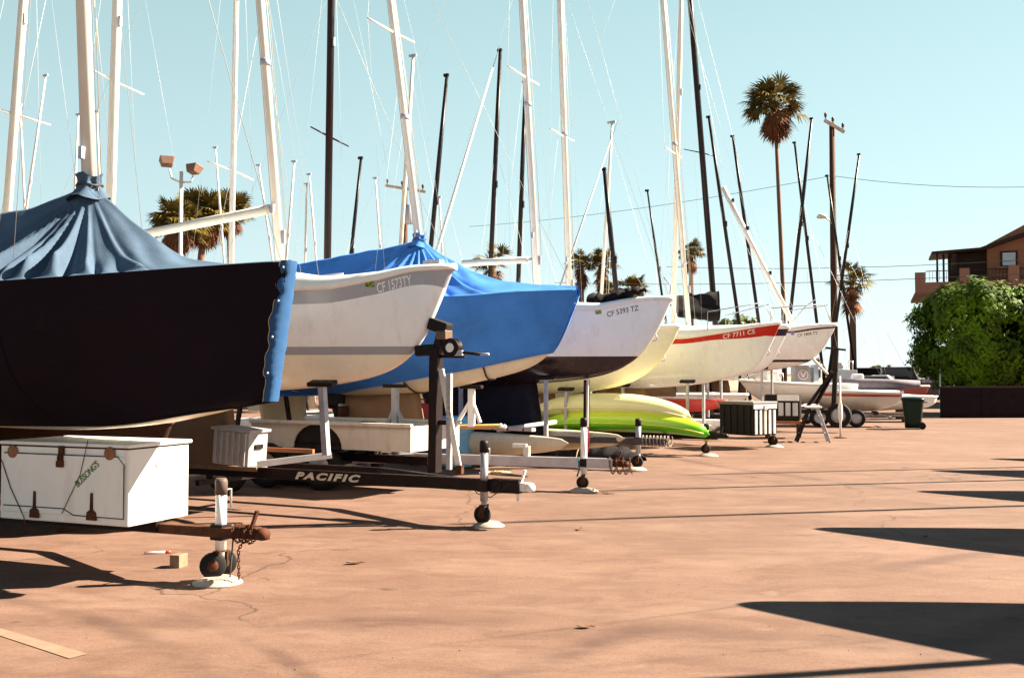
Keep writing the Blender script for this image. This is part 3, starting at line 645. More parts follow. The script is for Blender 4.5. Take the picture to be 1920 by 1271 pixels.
# --- boat eight: CF 1404 TY
f8 = Frame(f7.w(0, 3.0, 0), 27); f8 = Frame(f8.w(*f8.pl(1568, 605)), 27)
st8 = stemof(f8, [(1566, 611), (1557, 628), (1546, 647), (1534, 662), (1524, 672), (1510, 680), (1480, 688), (1440, 695), (1400, 700), (1340, 706)])
H8 = Hull(6.8, 2.4, [(0, st8[0][1]), (f8.pl(1520, 614, -.6).x, f8.pl(1520, 614, -.6).z), (f8.pl(1476, 619, -1.0).x, f8.pl(1476, 619, -1.0).z), (-6.8, f8.pl(1476, 619, -1.0).z - .05)], st8)
z8 = f8.pl(1480, 676, -.8).z
b8, h8 = boat('sailboat', 'white sailboat lettered CF 1404 TY, farthest in the near row', f8, H8, M('white hull black boot stripe', (.78, .77, .75), .24, 0, .03, 1.5, dirt=.2, stripes=[('boot', (.02, .01, .01)), ('cove', (.06, .012, .01))]), whiter, lambda x: .09 + .05 * sstep(-x), keel=(-4.0, -2.8, .5, 1.4), km=tankeel, stripes={'boot': zband(z8 - .035, z8 + .035), 'cove': lambda v: (H8.zs(min(v.x, -.001)) - v.z + .01) / .07})
a, b = near(f8, H8, 1495, 624), near(f8, H8, 1533, 621)
H8.text('CF 1404 TY', a.x, b.x, lambda x: H8.zs(x) - .185, .085, h8, M('black vinyl', (.02, .015, .015), .4, 0, .05), bold=.006)
sticker(H8, f8, (1483, 628), (1489, 621), h8, (.12, .12, .45), (.3, .3, .6))
lowm = MB().tube([f8.pl(1356, 352), f8.pl(1420, 478), f8.pl(1487, 607)], .075, 12).build('mast', M('old white mast', (.62, .56, .54), .4, 0, .12, 3, dirt=.3), b8)
for (x_, y_) in ((1370, 380), (1398, 432), (1440, 516)): MB().box(f8.pl(x_, y_) + Vector((.04, 0, .06)), (.12, .05, .10)).build('mast_fitting', blackp, lowm)
for k in range(2): MB().tube([(-.15, .0, H8.zs(-.1) + .1), (-.25, (-.3, .3)[k], H8.zs(-.3) + .62), (-1.6, (-.8, .8)[k], H8.zs(-1.4) + .62), (-1.6, (-.8, .8)[k], H8.zs(-1.4) + .1)], .015, 6).build('pulpit', galv, b8)
MB().tube([f8.pl(1485, 604), f8.pl(1510, 575), f8.pl(1528, 562)], .015, 6).build('handrail', galv, b8)

# ------------------------------------------------------------------ trailers of the near row
j1 = f1.l(gnd(410, 1090)); zt1 = f1.pl(420, 995).z - .01
t1 = trailer('rusty boat trailer carrying the white storage box, with a twin-wheel jack', f1, f1.pl(470, 1000).x, zt1, rust, axle=-4.6, vx=-1.0, xend=-5.8, near_arm=False, beam=.075, posts=[((-4.9, -.62, zt1), (-4.9, -.62, H1.zk(-4.9) + .1), 20), ((-4.9, .62, zt1), (-4.9, .62, H1.zk(-4.9) + .1), -20)])
jk = jack(t1, j1.x, j1.y + .02, f1.pl(404, 912).z, zt1 - .14, whiter, 2, .043, capm=M('dark cap', (.10, .07, .06), .6), zc=zt1, wr=.10)
coupler(t1, f1.pl(482, 1000).x, zt1 + .01)
chain(t1, 'safety_chain', [f1.pl(462, 1005, -.04), f1.pl(447, 1030, -.05), f1.pl(448, 1086, -.05)])
chain(t1, 'wrapped_chain', [Vector((f1.pl(440, 1000).x + .02 * i * .4, .07 * math.cos(i * .9), zt1 + .07 * math.sin(i * .9))) for i in range(26)], rust, .03, .004)
MB().tube([f1.pl(437, 1010, -.03), f1.pl(433, 1060, -.03), f1.pl(430, 1098, -.03)], .006, 5).build('cable', wire_d, t1)
MB().lathe([(.004, 0), (.012, .03), (.006, .07)], f1.pl(430, 1100, -.03), 8).build('cable_plug', blackp, t1)
MB().beam(f1.pl(300, 986, -.02), (f1.pl(300, 986).x - 1.8, -.02, zt1), .085, .08).build('tongue_sleeve', blackp, t1)
# white storage box on its tongue
yb = -.34; xr, xl = f1.pl(243, 910, yb).x, f1.pl(3, 900, yb).x; zt_, zb_ = f1.pl(243, 840, yb).z, f1.pl(243, 988, yb).z
fb = Frame(f1.w((xr + xl) / 2, 0, 0), 22); hw = (xr - xl) / 2
bx = thing('storage_box', 'white fibreglass storage box with a BUSSONG\'S sticker on its door', 'storage box', fb)
boxm = M('white fibreglass', (.74, .72, .68), .35, 0, .03, 2, dirt=.25)
MB().box((0, -.012, (zt_ + zb_) / 2), (2 * hw, .68, zt_ - zb_)).build('body', boxm, bx, bevel=.012)
MB().box((0, 0, zt_ + .012), (2 * hw + .02, .72, .03)).build('lid', boxm, bx, bevel=.01)
L_ = lambda px, py: fb.pl(px, py, -.352)
bm = Frame(fb.o, 22)
def on_box(px, py, dy=0): v = fb.pl(px, py, -.358 - dy); return v
MB().box((0, -.012, zt_ - .008), (2 * hw + .006, .686, .012)).build('lid_seal', blackp, bx)
d0, d1 = on_box(9, 848), on_box(232, 973)
dr = MB(); dr.box(((d0.x + d1.x) / 2, -.357, (d0.z + d1.z) / 2), (d1.x - d0.x, .012, d0.z - d1.z)); door = dr.build('door', boxm, bx, bevel=.005)
gk = MB(); zt2, zb2 = d0.z, d1.z; gk.tube([(d0.x, -.363, zt2), (d1.x - .06, -.363, zt2), (d1.x, -.363, zt2 - .06), (d1.x, -.363, zb2), (d1.x - .5, -.363, zb2 + .005), (d1.x - .6, -.363, zb2 + .05), (d0.x, -.363, zb2 + .05)], .005, 5); gk.build('gasket', wire_d, door)
for px, py in ((24, 846), (206, 850)): MB().lathe([(.052, 0), (.05, .008), (.03, .012)], on_box(px, py, .004), 18, RX(90)).build('rust_disc', M('rusty disc', (.24, .10, .045), .8, 0, .3, 25), door)
for px, py in ((65, 970), (172, 975)):
    c = on_box(px, py, .004); h_ = MB(); h_.prism([(-.05, -.0), (.05, 0), (.045, .06), (.014, .08), (.01, .21), (-.01, .21), (-.014, .08), (-.045, .06)], Matrix.Translation(c) @ RX(90), .01)
    h_.build('hinge', rust, door)
c = on_box(115, 862, .004); lt = MB(); lt.box(c + Vector((0, 0, .05)), (.05, .02, .12)); lt.box(c + Vector((0, -.012, -.03)), (.06, .03, .05)); lt.tube([c + Vector((.02 * math.cos(t), -.02, .015 + .03 * math.sin(t))) for t in [i * .5 for i in range(14)]], .005, 5); lt.build('latch', rust, door)
vs, fs = text_geo("BUSSONG'S", 1, 0, .02, .9); w_ = max(v.x for v in vs); c0, c1 = on_box(147, 914), on_box(188, 872); lab = MB()
ex = (c1 - c0); ln = ex.length; ex = ex / ln; ez = Vector((-ex.z, 0, ex.x))
for v in vs: lab.v.append(c0 + ex * (v.x / w_ * ln) + ez * (v.y / .72 * .055) + Vector((0, -.0085, 0)))
for f in fs: lab.face(f)
lab.build('sticker_lettering', M('green sticker', (.07, .16, .03), .5, 0, .2, 30), door)
cd = MB(); cd.tube([on_box(3, 862, .01), on_box(20, 915, .012), on_box(45, 970, .012), fb.pl(48, 1000, -.33)], .004, 5); cd.tube([on_box(165, 825, .01), on_box(150, 890, .01), on_box(116, 962, .01)], .003, 5); cd.build('cord', rust, bx)
xe = hw + .004; es = MB(); es.prism([(.07 * math.cos(t), .055 * math.sin(t)) for t in [i * math.pi / 4 + .2 for i in range(8)]], Matrix.Translation((xe, fb.pl(265, 858).y + .0, zt_ - .13)) @ RY(90) @ RZ(90), .003)
es.build('patch', M('pale patch', (.60, .64, .72), .4, 0, .05), bx)
# Pacific trailer
j2 = f2.l(gnd(915, 985)); zt2_ = f2.pl(915, 905).z - .02
t2 = trailer('black boat trailer lettered PACIFIC with a tall black winch stand', f2, f2.pl(975, 905).x, zt2_, blackp, axle=-4.0, vx=f2.pl(860, 890).x, xend=-5.6, half=.8, beam=.12, tongue_w=.1, near_arm=False)
zA = zt2_ ; tb = MB().beam((-5.5, -.055, zA + .002), (f2.pl(940, 900, -.06).x, -.055, zA + .002), .05, .125).build('side_rail', blackp, t2, bevel=.004)
vs, fs = text_geo('PACIFIC', 1, .3, .055, 1.3); w_ = max(v.x for v in vs); a, b = f2.pl(553, 893, -.085), f2.pl(676, 895, -.085); mb = MB()
for v in vs: mb.v.append(Vector((a.x + (b.x - a.x) * v.x / w_, -.0835, zA - .038 + v.y / .72 * .076)))
for f in fs: mb.face(f)
mb.build('lettering', M('cream letters', (.62, .56, .46), .6, 0, .25, 40), tb)
jack(t2, j2.x, j2.y - .09, f2.pl(919, 836).z, zt2_ - .16, galv, 1, .042, zc=zt2_, wr=.095)
MB().box((f2.pl(950, 902).x, 0, zt2_ + .0), (.34, .13, .14)).build('tongue_sleeve', blackp, t2, bevel=.006)
coupler(t2, f2.pl(985, 902).x, zt2_, whiter)
P2 = lambda px, py, off=0: f2.pl(px, py, off)
wp_ = MB().beam(P2(815, 886), P2(818, 655), .14, .10, (1, 0, 0)).build('winch_post', blackp, t2, bevel=.006)
MB().beam(P2(842, 880, -.02), P2(843, 700, -.02), .05, .05, (1, 0, 0)).build('post_spine', galv, wp_)
MB().beam(P2(818, 668), P2(832, 612), .10, .09, (1, 0, 0)).build('upper_arm', blackp, wp_, bevel=.008)
MB().beam(P2(782, 658), P2(820, 655), .13, .12).build('bow_stop', rubber, wp_, bevel=.02)
MB().beam(P2(808, 606), P2(842, 618), .16, .13).build('bow_roller', rubber, wp_, bevel=.02)
MB().box(P2(833, 628), (.12, .16, .10)).build('roller_bracket', M('dull brown metal', (.12, .07, .05), .5, .3, .2), wp_, bevel=.008)
MB().beam(P2(846, 646), P2(806, 604), .05, .008, (0, 1, 0)).build('winch_strap', M('grey webbing', (.12, .11, .11), .9), wp_)
wn = MB(); c = P2(848, 652); wn.lathe([(.10, -.05), (.105, -.045), (.055, -.035), (.055, .035), (.105, .045), (.10, .05)], c, 22, RX(90)); wd = wn.build('winch', blackp, wp_)
MB().lathe([(.012, 0), (.05, .004), (.05, .006)], c + Vector((0, -.052, 0)), 16, RX(90)).build('winch_plate', whiter, wd)
MB().beam(P2(824, 668), P2(872, 668), .03, .035).build('winch_bracket', blackp, wp_)
MB().box(P2(858, 662, -.03), (.13, .04, .06)).build('winch_gear_cover', galv, wd, bevel=.008)
MB().tube([P2(868, 661, -.06), P2(900, 664, -.06)], .017, 8).build('winch_handle', blackp, wp_)
MB().tube([P2(900, 664, -.06), P2(917, 664, -.06)], .013, 8).build('handle_tip', galv, wp_)
MB().beam(P2(827, 692, -.03), P2(862, 884, -.03), .065, .03, (0, 1, 0)).build('post_strut', alu, t2, bevel=.004)
MB().box(P2(862, 880, -.05), (.07, .06, .09)).build('strut_clamp', rust, t2)
for px in (832,): MB().box(P2(834, 792), (.24, .05, .05)).build('step_bracket', blackp, wp_)
MB().beam(P2(482, 870, -.50), P2(622, 853, -.02), .06, .07).build('cross_member', alu, t2)
o = post(t2, P2(612, 853, -.45), P2(604, 722, -.45), 18, galv, .07)
MB().tube([P2(880, 905, -.06), P2(895, 925, -.06), P2(920, 932, -.06), P2(945, 915, -.06), P2(955, 905, -.06)], .006, 5).build('cable', wire_d, t2)
MB().tube([P2(905, 905, -.06), P2(906, 950, -.06)], .009, 5).build('strap_end', blackp, t2)
MB().box(P2(971, 930, -.04), (.03, .012, .1)).build('tag', whiter, t2)
MB().beam(P2(470, 841, .3), P2(588, 846, .3), .04, .05).build('bunk_rail', M('orange brown timber', (.26, .09, .03), .6, 0, .2), t2)
rp_ = MB()
for i in range(14):
    c = P2(906 + 4 * i * .8, 889, -.02); rp_.tube([c + Vector((.04 * math.cos(t + i), .05 * math.sin(t + i * .7), .012 + .008 * (i % 3))) for t in [k * .7 for k in range(10)]], .008, 5)
rp_.build('tie_down_strap', rope_m, t2)
# silver trailer of boat three
j3 = f3.l(gnd(1095, 920)); g3 = gnd(1095, 920); ft3 = Frame((g3.x, g3.y), 18); zt3 = ft3.pl(1095, 867).z
t3 = trailer('galvanised boat trailer under the blue cover, straight silver tongue', ft3, ft3.pl(1150, 867).x, zt3, galv, axle=-4.3, vx=-2.5, xend=-5.6, beam=.13, tongue_w=.10)
MB().beam((-2.9, -.055, zt3), (ft3.pl(1150, 867).x, -.055, zt3), .02, .135).build('tongue_plate', M('dull silver', (.44, .42, .46), .45, .4, .15, 5, dirt=.25), t3)
jack(t3, 0, 0, ft3.pl(1097, 792).z, zt3 - .15, whiter, 1, .045, zc=zt3, wr=.085)
coupler(t3, ft3.pl(1165, 868).x, zt3)
chain(t3, 'safety_chain', [Vector((ft3.pl(1140 + i * 1.6, 868).x, .1 * math.cos(i * .8), zt3 - .03 + .11 * math.sin(i * .8))) for i in range(30)], rust, .036, .005)
MB().tube([ft3.pl(1085, 856, -.07), ft3.pl(1086, 880, -.07), ft3.pl(1082, 893, -.07)], .012, 6).build('strap_end', M('teal strap', (.03, .16, .20), .8), t3)
MB().beam(ft3.pl(988, 858, -.0), ft3.pl(988, 836, -.0), .09, .08, (1, 0, 0)).build('guide_post', alu, t3, bevel=.004)
MB().box(ft3.pl(975, 835, -.02), (.2, .09, .05)).build('guide_bracket', alu, t3)
for px, y0, y1, ft_, mt in ((741, 852, 726, ((705, 850), (784, 846)), galv), (884, 800, 728, ((858, 792), (900, 792)), whiter)):
    off = -.55 if px < 800 else .55
    A = lambda x, y: ft3.pl(x, y, off)
    post(t3, A(px, y0), A(px, y1), 0, mt, .085, brace=[A(*q) for q in ft_])
rr = MB().tube([ft3.pl(1099, 798, -.05), ft3.pl(1103, 808, -.06), ft3.pl(1104, 826, -.06), ft3.pl(1103, 848, -.05)], .006, 5).build('red_strap', M('red webbing', (.40, .02, .04), .8), t3)
# trailers four to eight
zt4 = f4.pl(1240, 828).z
t4 = trailer('dark boat trailer beneath CF 5393 TZ with a short grey jack', f4, f4.pl(1262, 822).x, zt4, M('grey steel', (.075, .06, .06), .55, .2, .25, 6, dirt=.4, dirtc=(.05, .02, .01)), axle=-4.4, vx=-1.4, fender=M('pale fender', (.55, .58, .60), .4, 0, .1), posts=[((-2.0, -.62, zt4), (-2.0, -.62, H4.zk(-2.0) + .06), 18), ((-3.6, -.7, zt4), (-3.6, -.7, H4.zk(-3.6) + .08), 20)])
j4 = f4.l(gnd(1197, 880)); jack(t4, j4.x, j4.y, f4.pl(1197, 792).z, zt4 - .2, galv, 1, .045, zc=zt4, wr=.10)
MB().beam(f4.pl(1099, 840), f4.pl(1100, 712), .08, .08, (1, 0, 0)).build('winch_post', blackp, t4)
MB().beam(f4.pl(1101, 800, -.05), f4.pl(1102, 712, -.05), .03, .03, (1, 0, 0)).build('post_spine', alu, t4)
MB().tube([f4.pl(1097, 716, -.05), f4.pl(1099, 740, -.06), f4.pl(1099, 768, -.06)], .009, 5).build('red_strap', M('red webbing', (.40, .02, .04), .8), t4)
m = MB(); m.tube([Vector((f4.pl(1204 + i * .8, 815).x, .075 * math.cos(i * .75), zt4 + .01 + .085 * math.sin(i * .75))) for i in range(70)], .011, 5)
m.build('wrapped_rope', M('weathered rope', (.22, .18, .15), .9, 0, .2, 20), t4)
zt5 = f5.pl(1300, 815).z
t5 = trailer('black kayak trailer with a yellow legged jack', f5, f5.pl(1355, 818).x, zt5, blackp, axle=-2.9, vx=-1.2, beam=.16, fender=M('pale fender', (.55, .58, .60), .4, 0, .1), posts=[((-2.2, -.62, zt5), (-2.2, -.62, H5.zk(-2.2) + .06), 18), ((-2.2, .62, zt5), (-2.2, .62, H5.zk(-2.2) + .06), -18), ((-4.2, -.62, zt5), (-4.2, -.62, H5.zk(-4.2) + .06), 18)])
j5 = f5.l(gnd(1325, 853)); jack(t5, j5.x, j5.y, f5.pl(1324, 800).z, zt5 - .12, M('yellow paint', (.62, .50, .02), .5, 0, .1), 1, .045, zc=zt5, wr=.09)
coupler(t5, f5.pl(1356, 816).x, zt5, blackp)
zt6 = f6.pl(1440, 806).z
t6 = trailer('grey boat trailer under the red striped boat, thin jack leg', f6, f6.pl(1462, 806).x, zt6, M('grey steel', (.075, .06, .06)), axle=-4.2, vx=-1.4, posts=[((-1.9, -.62, zt6), (-1.9, -.62, H6.zk(-1.9) + .06), 18), ((-1.9, .62, zt6), (-1.9, .62, H6.zk(-1.9) + .06), -18), ((-3.4, -.66, zt6), (-3.4, -.66, H6.zk(-3.4) + .06), 18)])
j6 = f6.l(gnd(1451, 838)); jack(t6, j6.x, j6.y, f6.pl(1450, 778).z, zt6 - .2, galv, 1, .04, zc=zt6, wr=.11)
t7 = trailer('dark boat trailer behind the black dock box', f7, .2, .5, blackp, axle=-4.2, posts=[((-1.9, -.62, .5), (-1.9, -.62, H7.zk(-1.9) + .06), 18), ((-1.9, .62, .5), (-1.9, .62, H7.zk(-1.9) + .06), -18)])
zt8 = .55
t8 = trailer('black boat trailer with a tall T-topped winch post under CF 1404 TY', f8, f8.pl(1600, 790).x, zt8, blackp, axle=-4.0, vx=-.6, posts=[((-1.9, -.62, .5), (-1.9, -.62, H8.zk(-1.9) + .06), 18), ((-1.9, .62, .5), (-1.9, .62, H8.zk(-1.9) + .06), -18)])
P8 = lambda px, py, off=0: f8.pl(px, py, off)
w8 = MB().beam(P8(1562, 800), P8(1568, 652), .15, .12, (1, 0, 0)).build('winch_post', blackp, t8, bevel=.008)
MB().tube([P8(1548, 652), P8(1586, 656)], .03, 8).build('bow_stop', rubber, w8)
MB().beam(P8(1512, 765, -.1), P8(1560, 698, -.05), .09, .09).build('post_brace', blackp, w8)
MB().beam(P8(1530, 757, .12), P8(1562, 700, .05), .09, .09).build('post_brace', blackp, w8)
MB().lathe([(.09, -.05), (.05, -.03), (.05, .03), (.09, .05)], P8(1575, 686), 16, RX(90)).build('winch', galv, w8)
MB().beam(P8(1524, 672, 0), P8(1552, 702, -.02), .12, .05).build('bow_bunk', M('pale timber', (.55, .42, .36), .7, 0, .2), w8)
wheel(t8, P8(1573, 779, -.12) , .33, .22)
for k, (px, py) in enumerate(((408, 1093), (916, 986), (1095, 921), (1192, 881), (1328, 855), (1452, 838))):
    pad(px, py, (.19, .17, .2, .19, .2, .2)[k], ('white pad under the twin-wheel jack in the foreground', 'white pad under the jack of the PACIFIC trailer', 'white pad under the silver tongue\'s jack wheel', 'white pad right of the silver tongue\'s end', 'white pad under the yellow legged jack', 'white pad under the jack beside the dock box')[k])

# ------------------------------------------------------------------ things on and under the near row
def world_thing(name, label, cat, p, a=0, group=None): return thing(name, label, cat, Frame((p[0], p[1]), a), group)
def kayak(fr, L, wd, ht, z0, mat, label, inverted=False, hatch=None):
    t = thing('kayak', label, 'kayak', fr, 'kayaks on the trailer rack'); mb = MB(); rows = []
    for i in range(41):
        u = i / 40; x = -L * (1 - u); e = math.sin(math.pi * min(1, max(0, u))) ** .55; b = max(.008, wd / 2 * e); rk = .20 * (2 * abs(u - .5)) ** 3
        row = []
        for j in range(20):
            a = 2 * math.pi * j / 20; cz, cy = math.sin(a), math.cos(a)
            hz = ht * (.40 if cz > 0 else .60) * (e ** .6); zz = z0 + ht * .55 + cz * hz * (1 if cz < 0 else 1 - .25 * abs(cy)) + rk
            row.append(Vector((x, b * math.copysign(abs(cy) ** .8, cy), zz if not inverted else 2 * (z0 + ht * .5) - zz)))
        rows.append(row)
    k = mb.grid(rows, True, True); mb.face([k + j for j in range(20)]); mb.face([k + 40 * 20 + j for j in range(20)][::-1]); h = mb.build('hull', mat, t)
    ed = MB()
    for sg in (-1, 1): ed.tube([r[0 if sg > 0 else 10] + Vector((0, sg * .006, 0)) for r in rows[1:-1]], .012, 6)
    ed.build('seam_line', hatch or mat, h)
    if not inverted:
        c = MB(); c.lathe([(.30, 0), (.34, .015), (.33, .035), (.28, .03)], (-L * .52, 0, z0 + ht * .93), 24, Matrix.Diagonal((1.6, .72, 1, 1))); c.build('cockpit_rim', darkgrey, t)
    return t
def duo(name, c, c2, ax, lo, hi, r=.3):   # colour blends along z, the sunlit top painted yellower
    m, n, b = _mat(name); tc = _node(n, 'ShaderNodeTexCoord').outputs['Object']; sx = _node(n, 'ShaderNodeSeparateXYZ'); n.links.new(tc, sx.inputs[0])
    n.links.new(mixc(n, ramp(n, math_(n, 'ADD', sx.outputs[ax], math_(n, 'MULTIPLY', noise(n, 2, 3, .5, tc), .06)), lo, hi), c, c2), b.inputs['Base Color']); b.inputs['Roughness'].default_value = r; return m
fk = Frame(f5.w(*f5.pl(1331, 812, -.35)), 27)
kz = fk.pl(1240, 812).z - .02
kayak(fk, 3.75, .78, .47, kz, duo('lime green plastic', (.10, .46, .006), (.52, .66, .04), 2, kz + .16, kz + .38), 'lime green kayak, upside down, lower of the two on the trailer rack', True, M('yellow edge', (.62, .60, .12), .4))
fk2 = Frame(f5.w(*f5.pl(1297, 770, -.30)), 27); kz2 = fk2.pl(1240, 782).z - .02
kayak(fk2, 3.5, .78, .46, kz2, M('pale yellow plastic', (.66, .62, .30), .35, 0, .08, 2), 'pale yellow kayak lying upside down on top of the lime green one', True, M('cream edge', (.7, .66, .45), .4))
rk = thing('kayak_rack', 'black steel rack carrying two kayaks on the trailer', 'rack', fk)
for x in (-.9, -2.8):
    MB().beam((x, -.5, kz - .03), (x, .6, kz - .03), .05, .05).build('cross_bar', blackp, rk)
    for y in (-.45, .5): MB().beam((x, y, zt5), (x, y, kz - .05), .045, .045, (1, 0, 0)).build('upright', blackp, rk)
# covered dinghy added to hide sunlit ground and darken behind the white box
fcd = f1.shift(-2.6, 1.75); Hc = Hull(3.9, 1.25, [(0, 1.10), (-1.8, 1.06), (-3.9, 1.04)], [(0, 1.06), (-.15, .76), (-.5, .42), (-1.2, .30), (-2.4, .28)], .85)
bcv = fabric('added dark brown canvas', (.035, .016, .010), .3)
cvd = thing('dinghy', 'dark brown covered dinghy added to darken the gap behind the white storage box', 'dinghy', fcd, None); Hc.mesh(nx=40, nz=12).build('hull', bcv, cvd); Hc.deck(.12, .01).build('added_canvas_cover', bcv, cvd); Hc.lip(lambda x: .03, .015).build('gunwale', brownwood, cvd)
for x in (-1, -2.9): MB().box((x, 0, .14), (.1, .8, .28)).build('chock', brownwood, cvd)
# ribbed plastic crate standing on the PACIFIC trailer
fc = Frame(f2.w(*f2.pl(466, 860, -.42)), 24); zc0 = fc.pl(470, 874).z
cr_ = thing('plastic_crate', 'grey ribbed plastic crate standing on the PACIFIC trailer rail', 'crate', fc)
X = RY(4); W_, H_, D_ = .52, .40, .34
c0 = Vector((-W_ / 2, D_ / 2, zc0 + H_ / 2))
m = MB(); m.box(c0, (W_, D_, H_), X); m.build('body', greyp, cr_, bevel=.012)
for i in range(6):
    m = MB(); m.box(c0 + X.to_3x3() @ Vector((-W_ / 2 + .05 + i * .084, -D_ / 2 - .012, 0)), (.035, .03, H_ - .02), X); m.build('rib', greyp, cr_, bevel=.005)
m = MB(); m.box(c0 + X.to_3x3() @ Vector((0, 0, H_ / 2 + .01)), (W_ + .05, D_ + .05, .035), X); m.build('rim', greyp, cr_, bevel=.008)
m = MB(); m.box(c0 + X.to_3x3() @ Vector((W_ / 2 + .008, 0, .03)), (.02, .14, .05), X); m.build('hand_hold', darkgrey, cr_)
# white bed trailer behind it
p = at(770, 830, 12.9); ft = Frame((p.x, p.y), 29)
tz1, tz0 = ft.pl(765, 800).z, ft.pl(765, 848).z
tr_ = thing('utility_trailer', 'white steel bed trailer with a dark wheel arch, low behind the black trailer', 'trailer', ft)
bedw = M('grimy white steel', (.50, .46, .42), .45, 0, .1, 3, dirt=.5, dirtc=(.16, .08, .05))
arch = [(-2.75, tz0), (-2.75, tz1)] + [(0, tz1), (0, tz0)] + [(-1.12, tz0)] + [(-1.55 + .43 * math.cos(a), tz0 + .33 * math.sin(a)) for a in [math.pi * i / 14 for i in range(1, 14)]] + [(-1.98, tz0)]
XZ = Matrix(((1, 0, 0, 0), (0, 0, 1, 0), (0, 1, 0, 0), (0, 0, 0, 1)))
for y in (0, 1.15): MB().prism(arch[::-1], Matrix.Translation((0, y, 0)) @ XZ, .03).build('side_panel', bedw, tr_)
MB().box((-.015, .59, (tz0 + tz1) / 2), (.03, 1.12, tz1 - tz0)).build('tailgate', bedw, tr_, bevel=.006)
MB().box((-1.55, .10, tz0 + .17), (.95, .12, .36)).build('wheel_well', blackp, tr_)
MB().box((-1.4, .59, tz0 + .06), (2.7, 1.1, .03)).build('bed_floor', darkgrey, tr_)
MB().beam((-2.77, .0, tz1 + .012), (.02, .0, tz1 + .012), .07, .05).build('top_rail', bedw, tr_, bevel=.012)
MB().beam((-2.77, 1.18, tz1 + .012), (.02, 1.18, tz1 + .012), .07, .05).build('top_rail', bedw, tr_, bevel=.012)
for y in (.12, 1.06): wheel(tr_, (-1.55, y, .31), .31, .18)
MB().beam((-2.7, .59, .42), (-.1, .59, .42), .1, .1).build('chassis', blackp, tr_)
MB().beam((-1.55, .1, .32), (-1.55, 1.1, .32), .06).build('axle', blackp, tr_)
# beach catamaran hull lying between the trailers, with poles and a board on it
p = at(1066, 846, 15.6); fh = Frame((p.x, p.y), 42)
cream = M('aged cream gelcoat', (.58, .49, .33), .4, 0, .1, 3, dirt=.3)
def cathull(t, y, z0, L, mat, w=.36, h=.42):
    mb = MB(); rows = []
    for i in range(31):
        u = i / 30; x = -L * (1 - u); e = (1 - u ** 2.6) ** .8 * (.55 + .45 * min(1, u * 4)); b = max(.01, w / 2 * e); hh = h * (.75 + .25 * e); up = .14 * u ** 2.5
        rows.append([Vector((x, y + b * math.copysign(abs(math.cos(a)) ** .7, math.cos(a)), z0 + up + hh * .62 + hh * (.38 if math.sin(a) > 0 else .62) * math.sin(a) * (e ** .4))) for a in [2 * math.pi * j / 16 for j in range(16)]])
    k = mb.grid(rows, True, True); mb.face([k + j for j in range(16)]); return mb.build('hull', mat, t)
ch = thing('catamaran', 'old cream beach catamaran hulls lying low beyond the silver tongue', 'catamaran', fh)
cathull(ch, 0, .16, 4.4, cream, .4, .46); cathull(ch, 1.5, .16, 4.4, cream, .4, .46)
for x in (-1.5, -3.3): MB().tube([(x, 0, .66), (x, 1.5, .74)], .04, 10).build('crossbeam', alu, ch)
MB().beam((-4.0, -.02, .68), (-.7, -.02, .70), .10, .06).build('side_rail', M('pinkish alloy', (.52, .44, .42), .4, .4, .1), ch)
for i in range(9): MB().box((-3.6 + i * .34, -.06, .69), (.03, .03, .05)).build('rail_fitting', rust, ch)
m = MB(); m.grid([[Vector((x, y, .70 - .02 * math.sin(math.pi * (x + 3.3) / 1.8))) for y in (.1, .5, 1, 1.4)] for x in (-3.3, -2.8, -2.3, -1.9, -1.5)][::-1]); m.build('trampoline', darkgrey, ch)
for i, (a_, b_) in enumerate((((690, 803), (939, 798)), ((720, 804), (946, 800)))):
    p, q = at(*a_, 15.6 + .15 * i), at(*b_, 14.6 + .12 * i); o = world_thing('spar', ('tan', 'tan')[i] + (' wooden spar with a white end ball, nearer of the pair', ' wooden spar with a white end ball, farther of the pair')[i], 'spar', p, 0, 'tan spars resting behind the winch stand')
    fo = Frame((p.x, p.y), 0); MB().tube([p, q], .03, 10).build('shaft', M('varnished spar', (.42, .24, .08), .35, 0, .12, 5), o, fo)
    MB().lathe([(.005, -.035), (.028, -.02), (.036, 0), (.028, .02), (.005, .035)], q, 14).build('end_ball', whiter, o, fo)
p = at(1110, 829, 19.2); fb2 = Frame((p.x, p.y), 40); o = thing('sailboard', 'slim white board lying behind the cream catamaran tip', 'board', fb2)
m = MB(); rows = []
for i in range(21):
    u = i / 20; x = -1.5 * (1 - u); b = max(.01, .2 * (1 - abs(2 * u - 1) ** 3) ** .8); rows.append([Vector((x, b * math.cos(a), .30 + .06 * math.sin(a) + .12 * u ** 3)) for a in [2 * math.pi * j / 12 for j in range(12)]])
m.grid(rows, True, True); m.build('deck', whiter, o)
for x in (-.4, -1.1): MB().box((x, 0, .12), (.12, .4, .24)).build('chock', brownwood, o)
# blue drum, propane can and buckets behind the stand
p = gnd(800, 838); o = world_thing('water_barrel', 'pale blue plastic barrel half hidden behind the winch stand', 'barrel', at(855, 840, 17.0))
MB().lathe([(.26, .02), (.29, .06), (.30, .3), (.31, .33), (.30, .36), (.30, .6), (.31, .63), (.30, .66), (.28, .84), (.24, .88)], (0, 0, 0), 24).build('drum', M('pale blue plastic', (.16, .36, .50), .45, 0, .08), o)
MB().lathe([(.05, .88), (.05, .92), (.03, .92)], (.1, 0, 0), 14).build('bung', whiter, o)
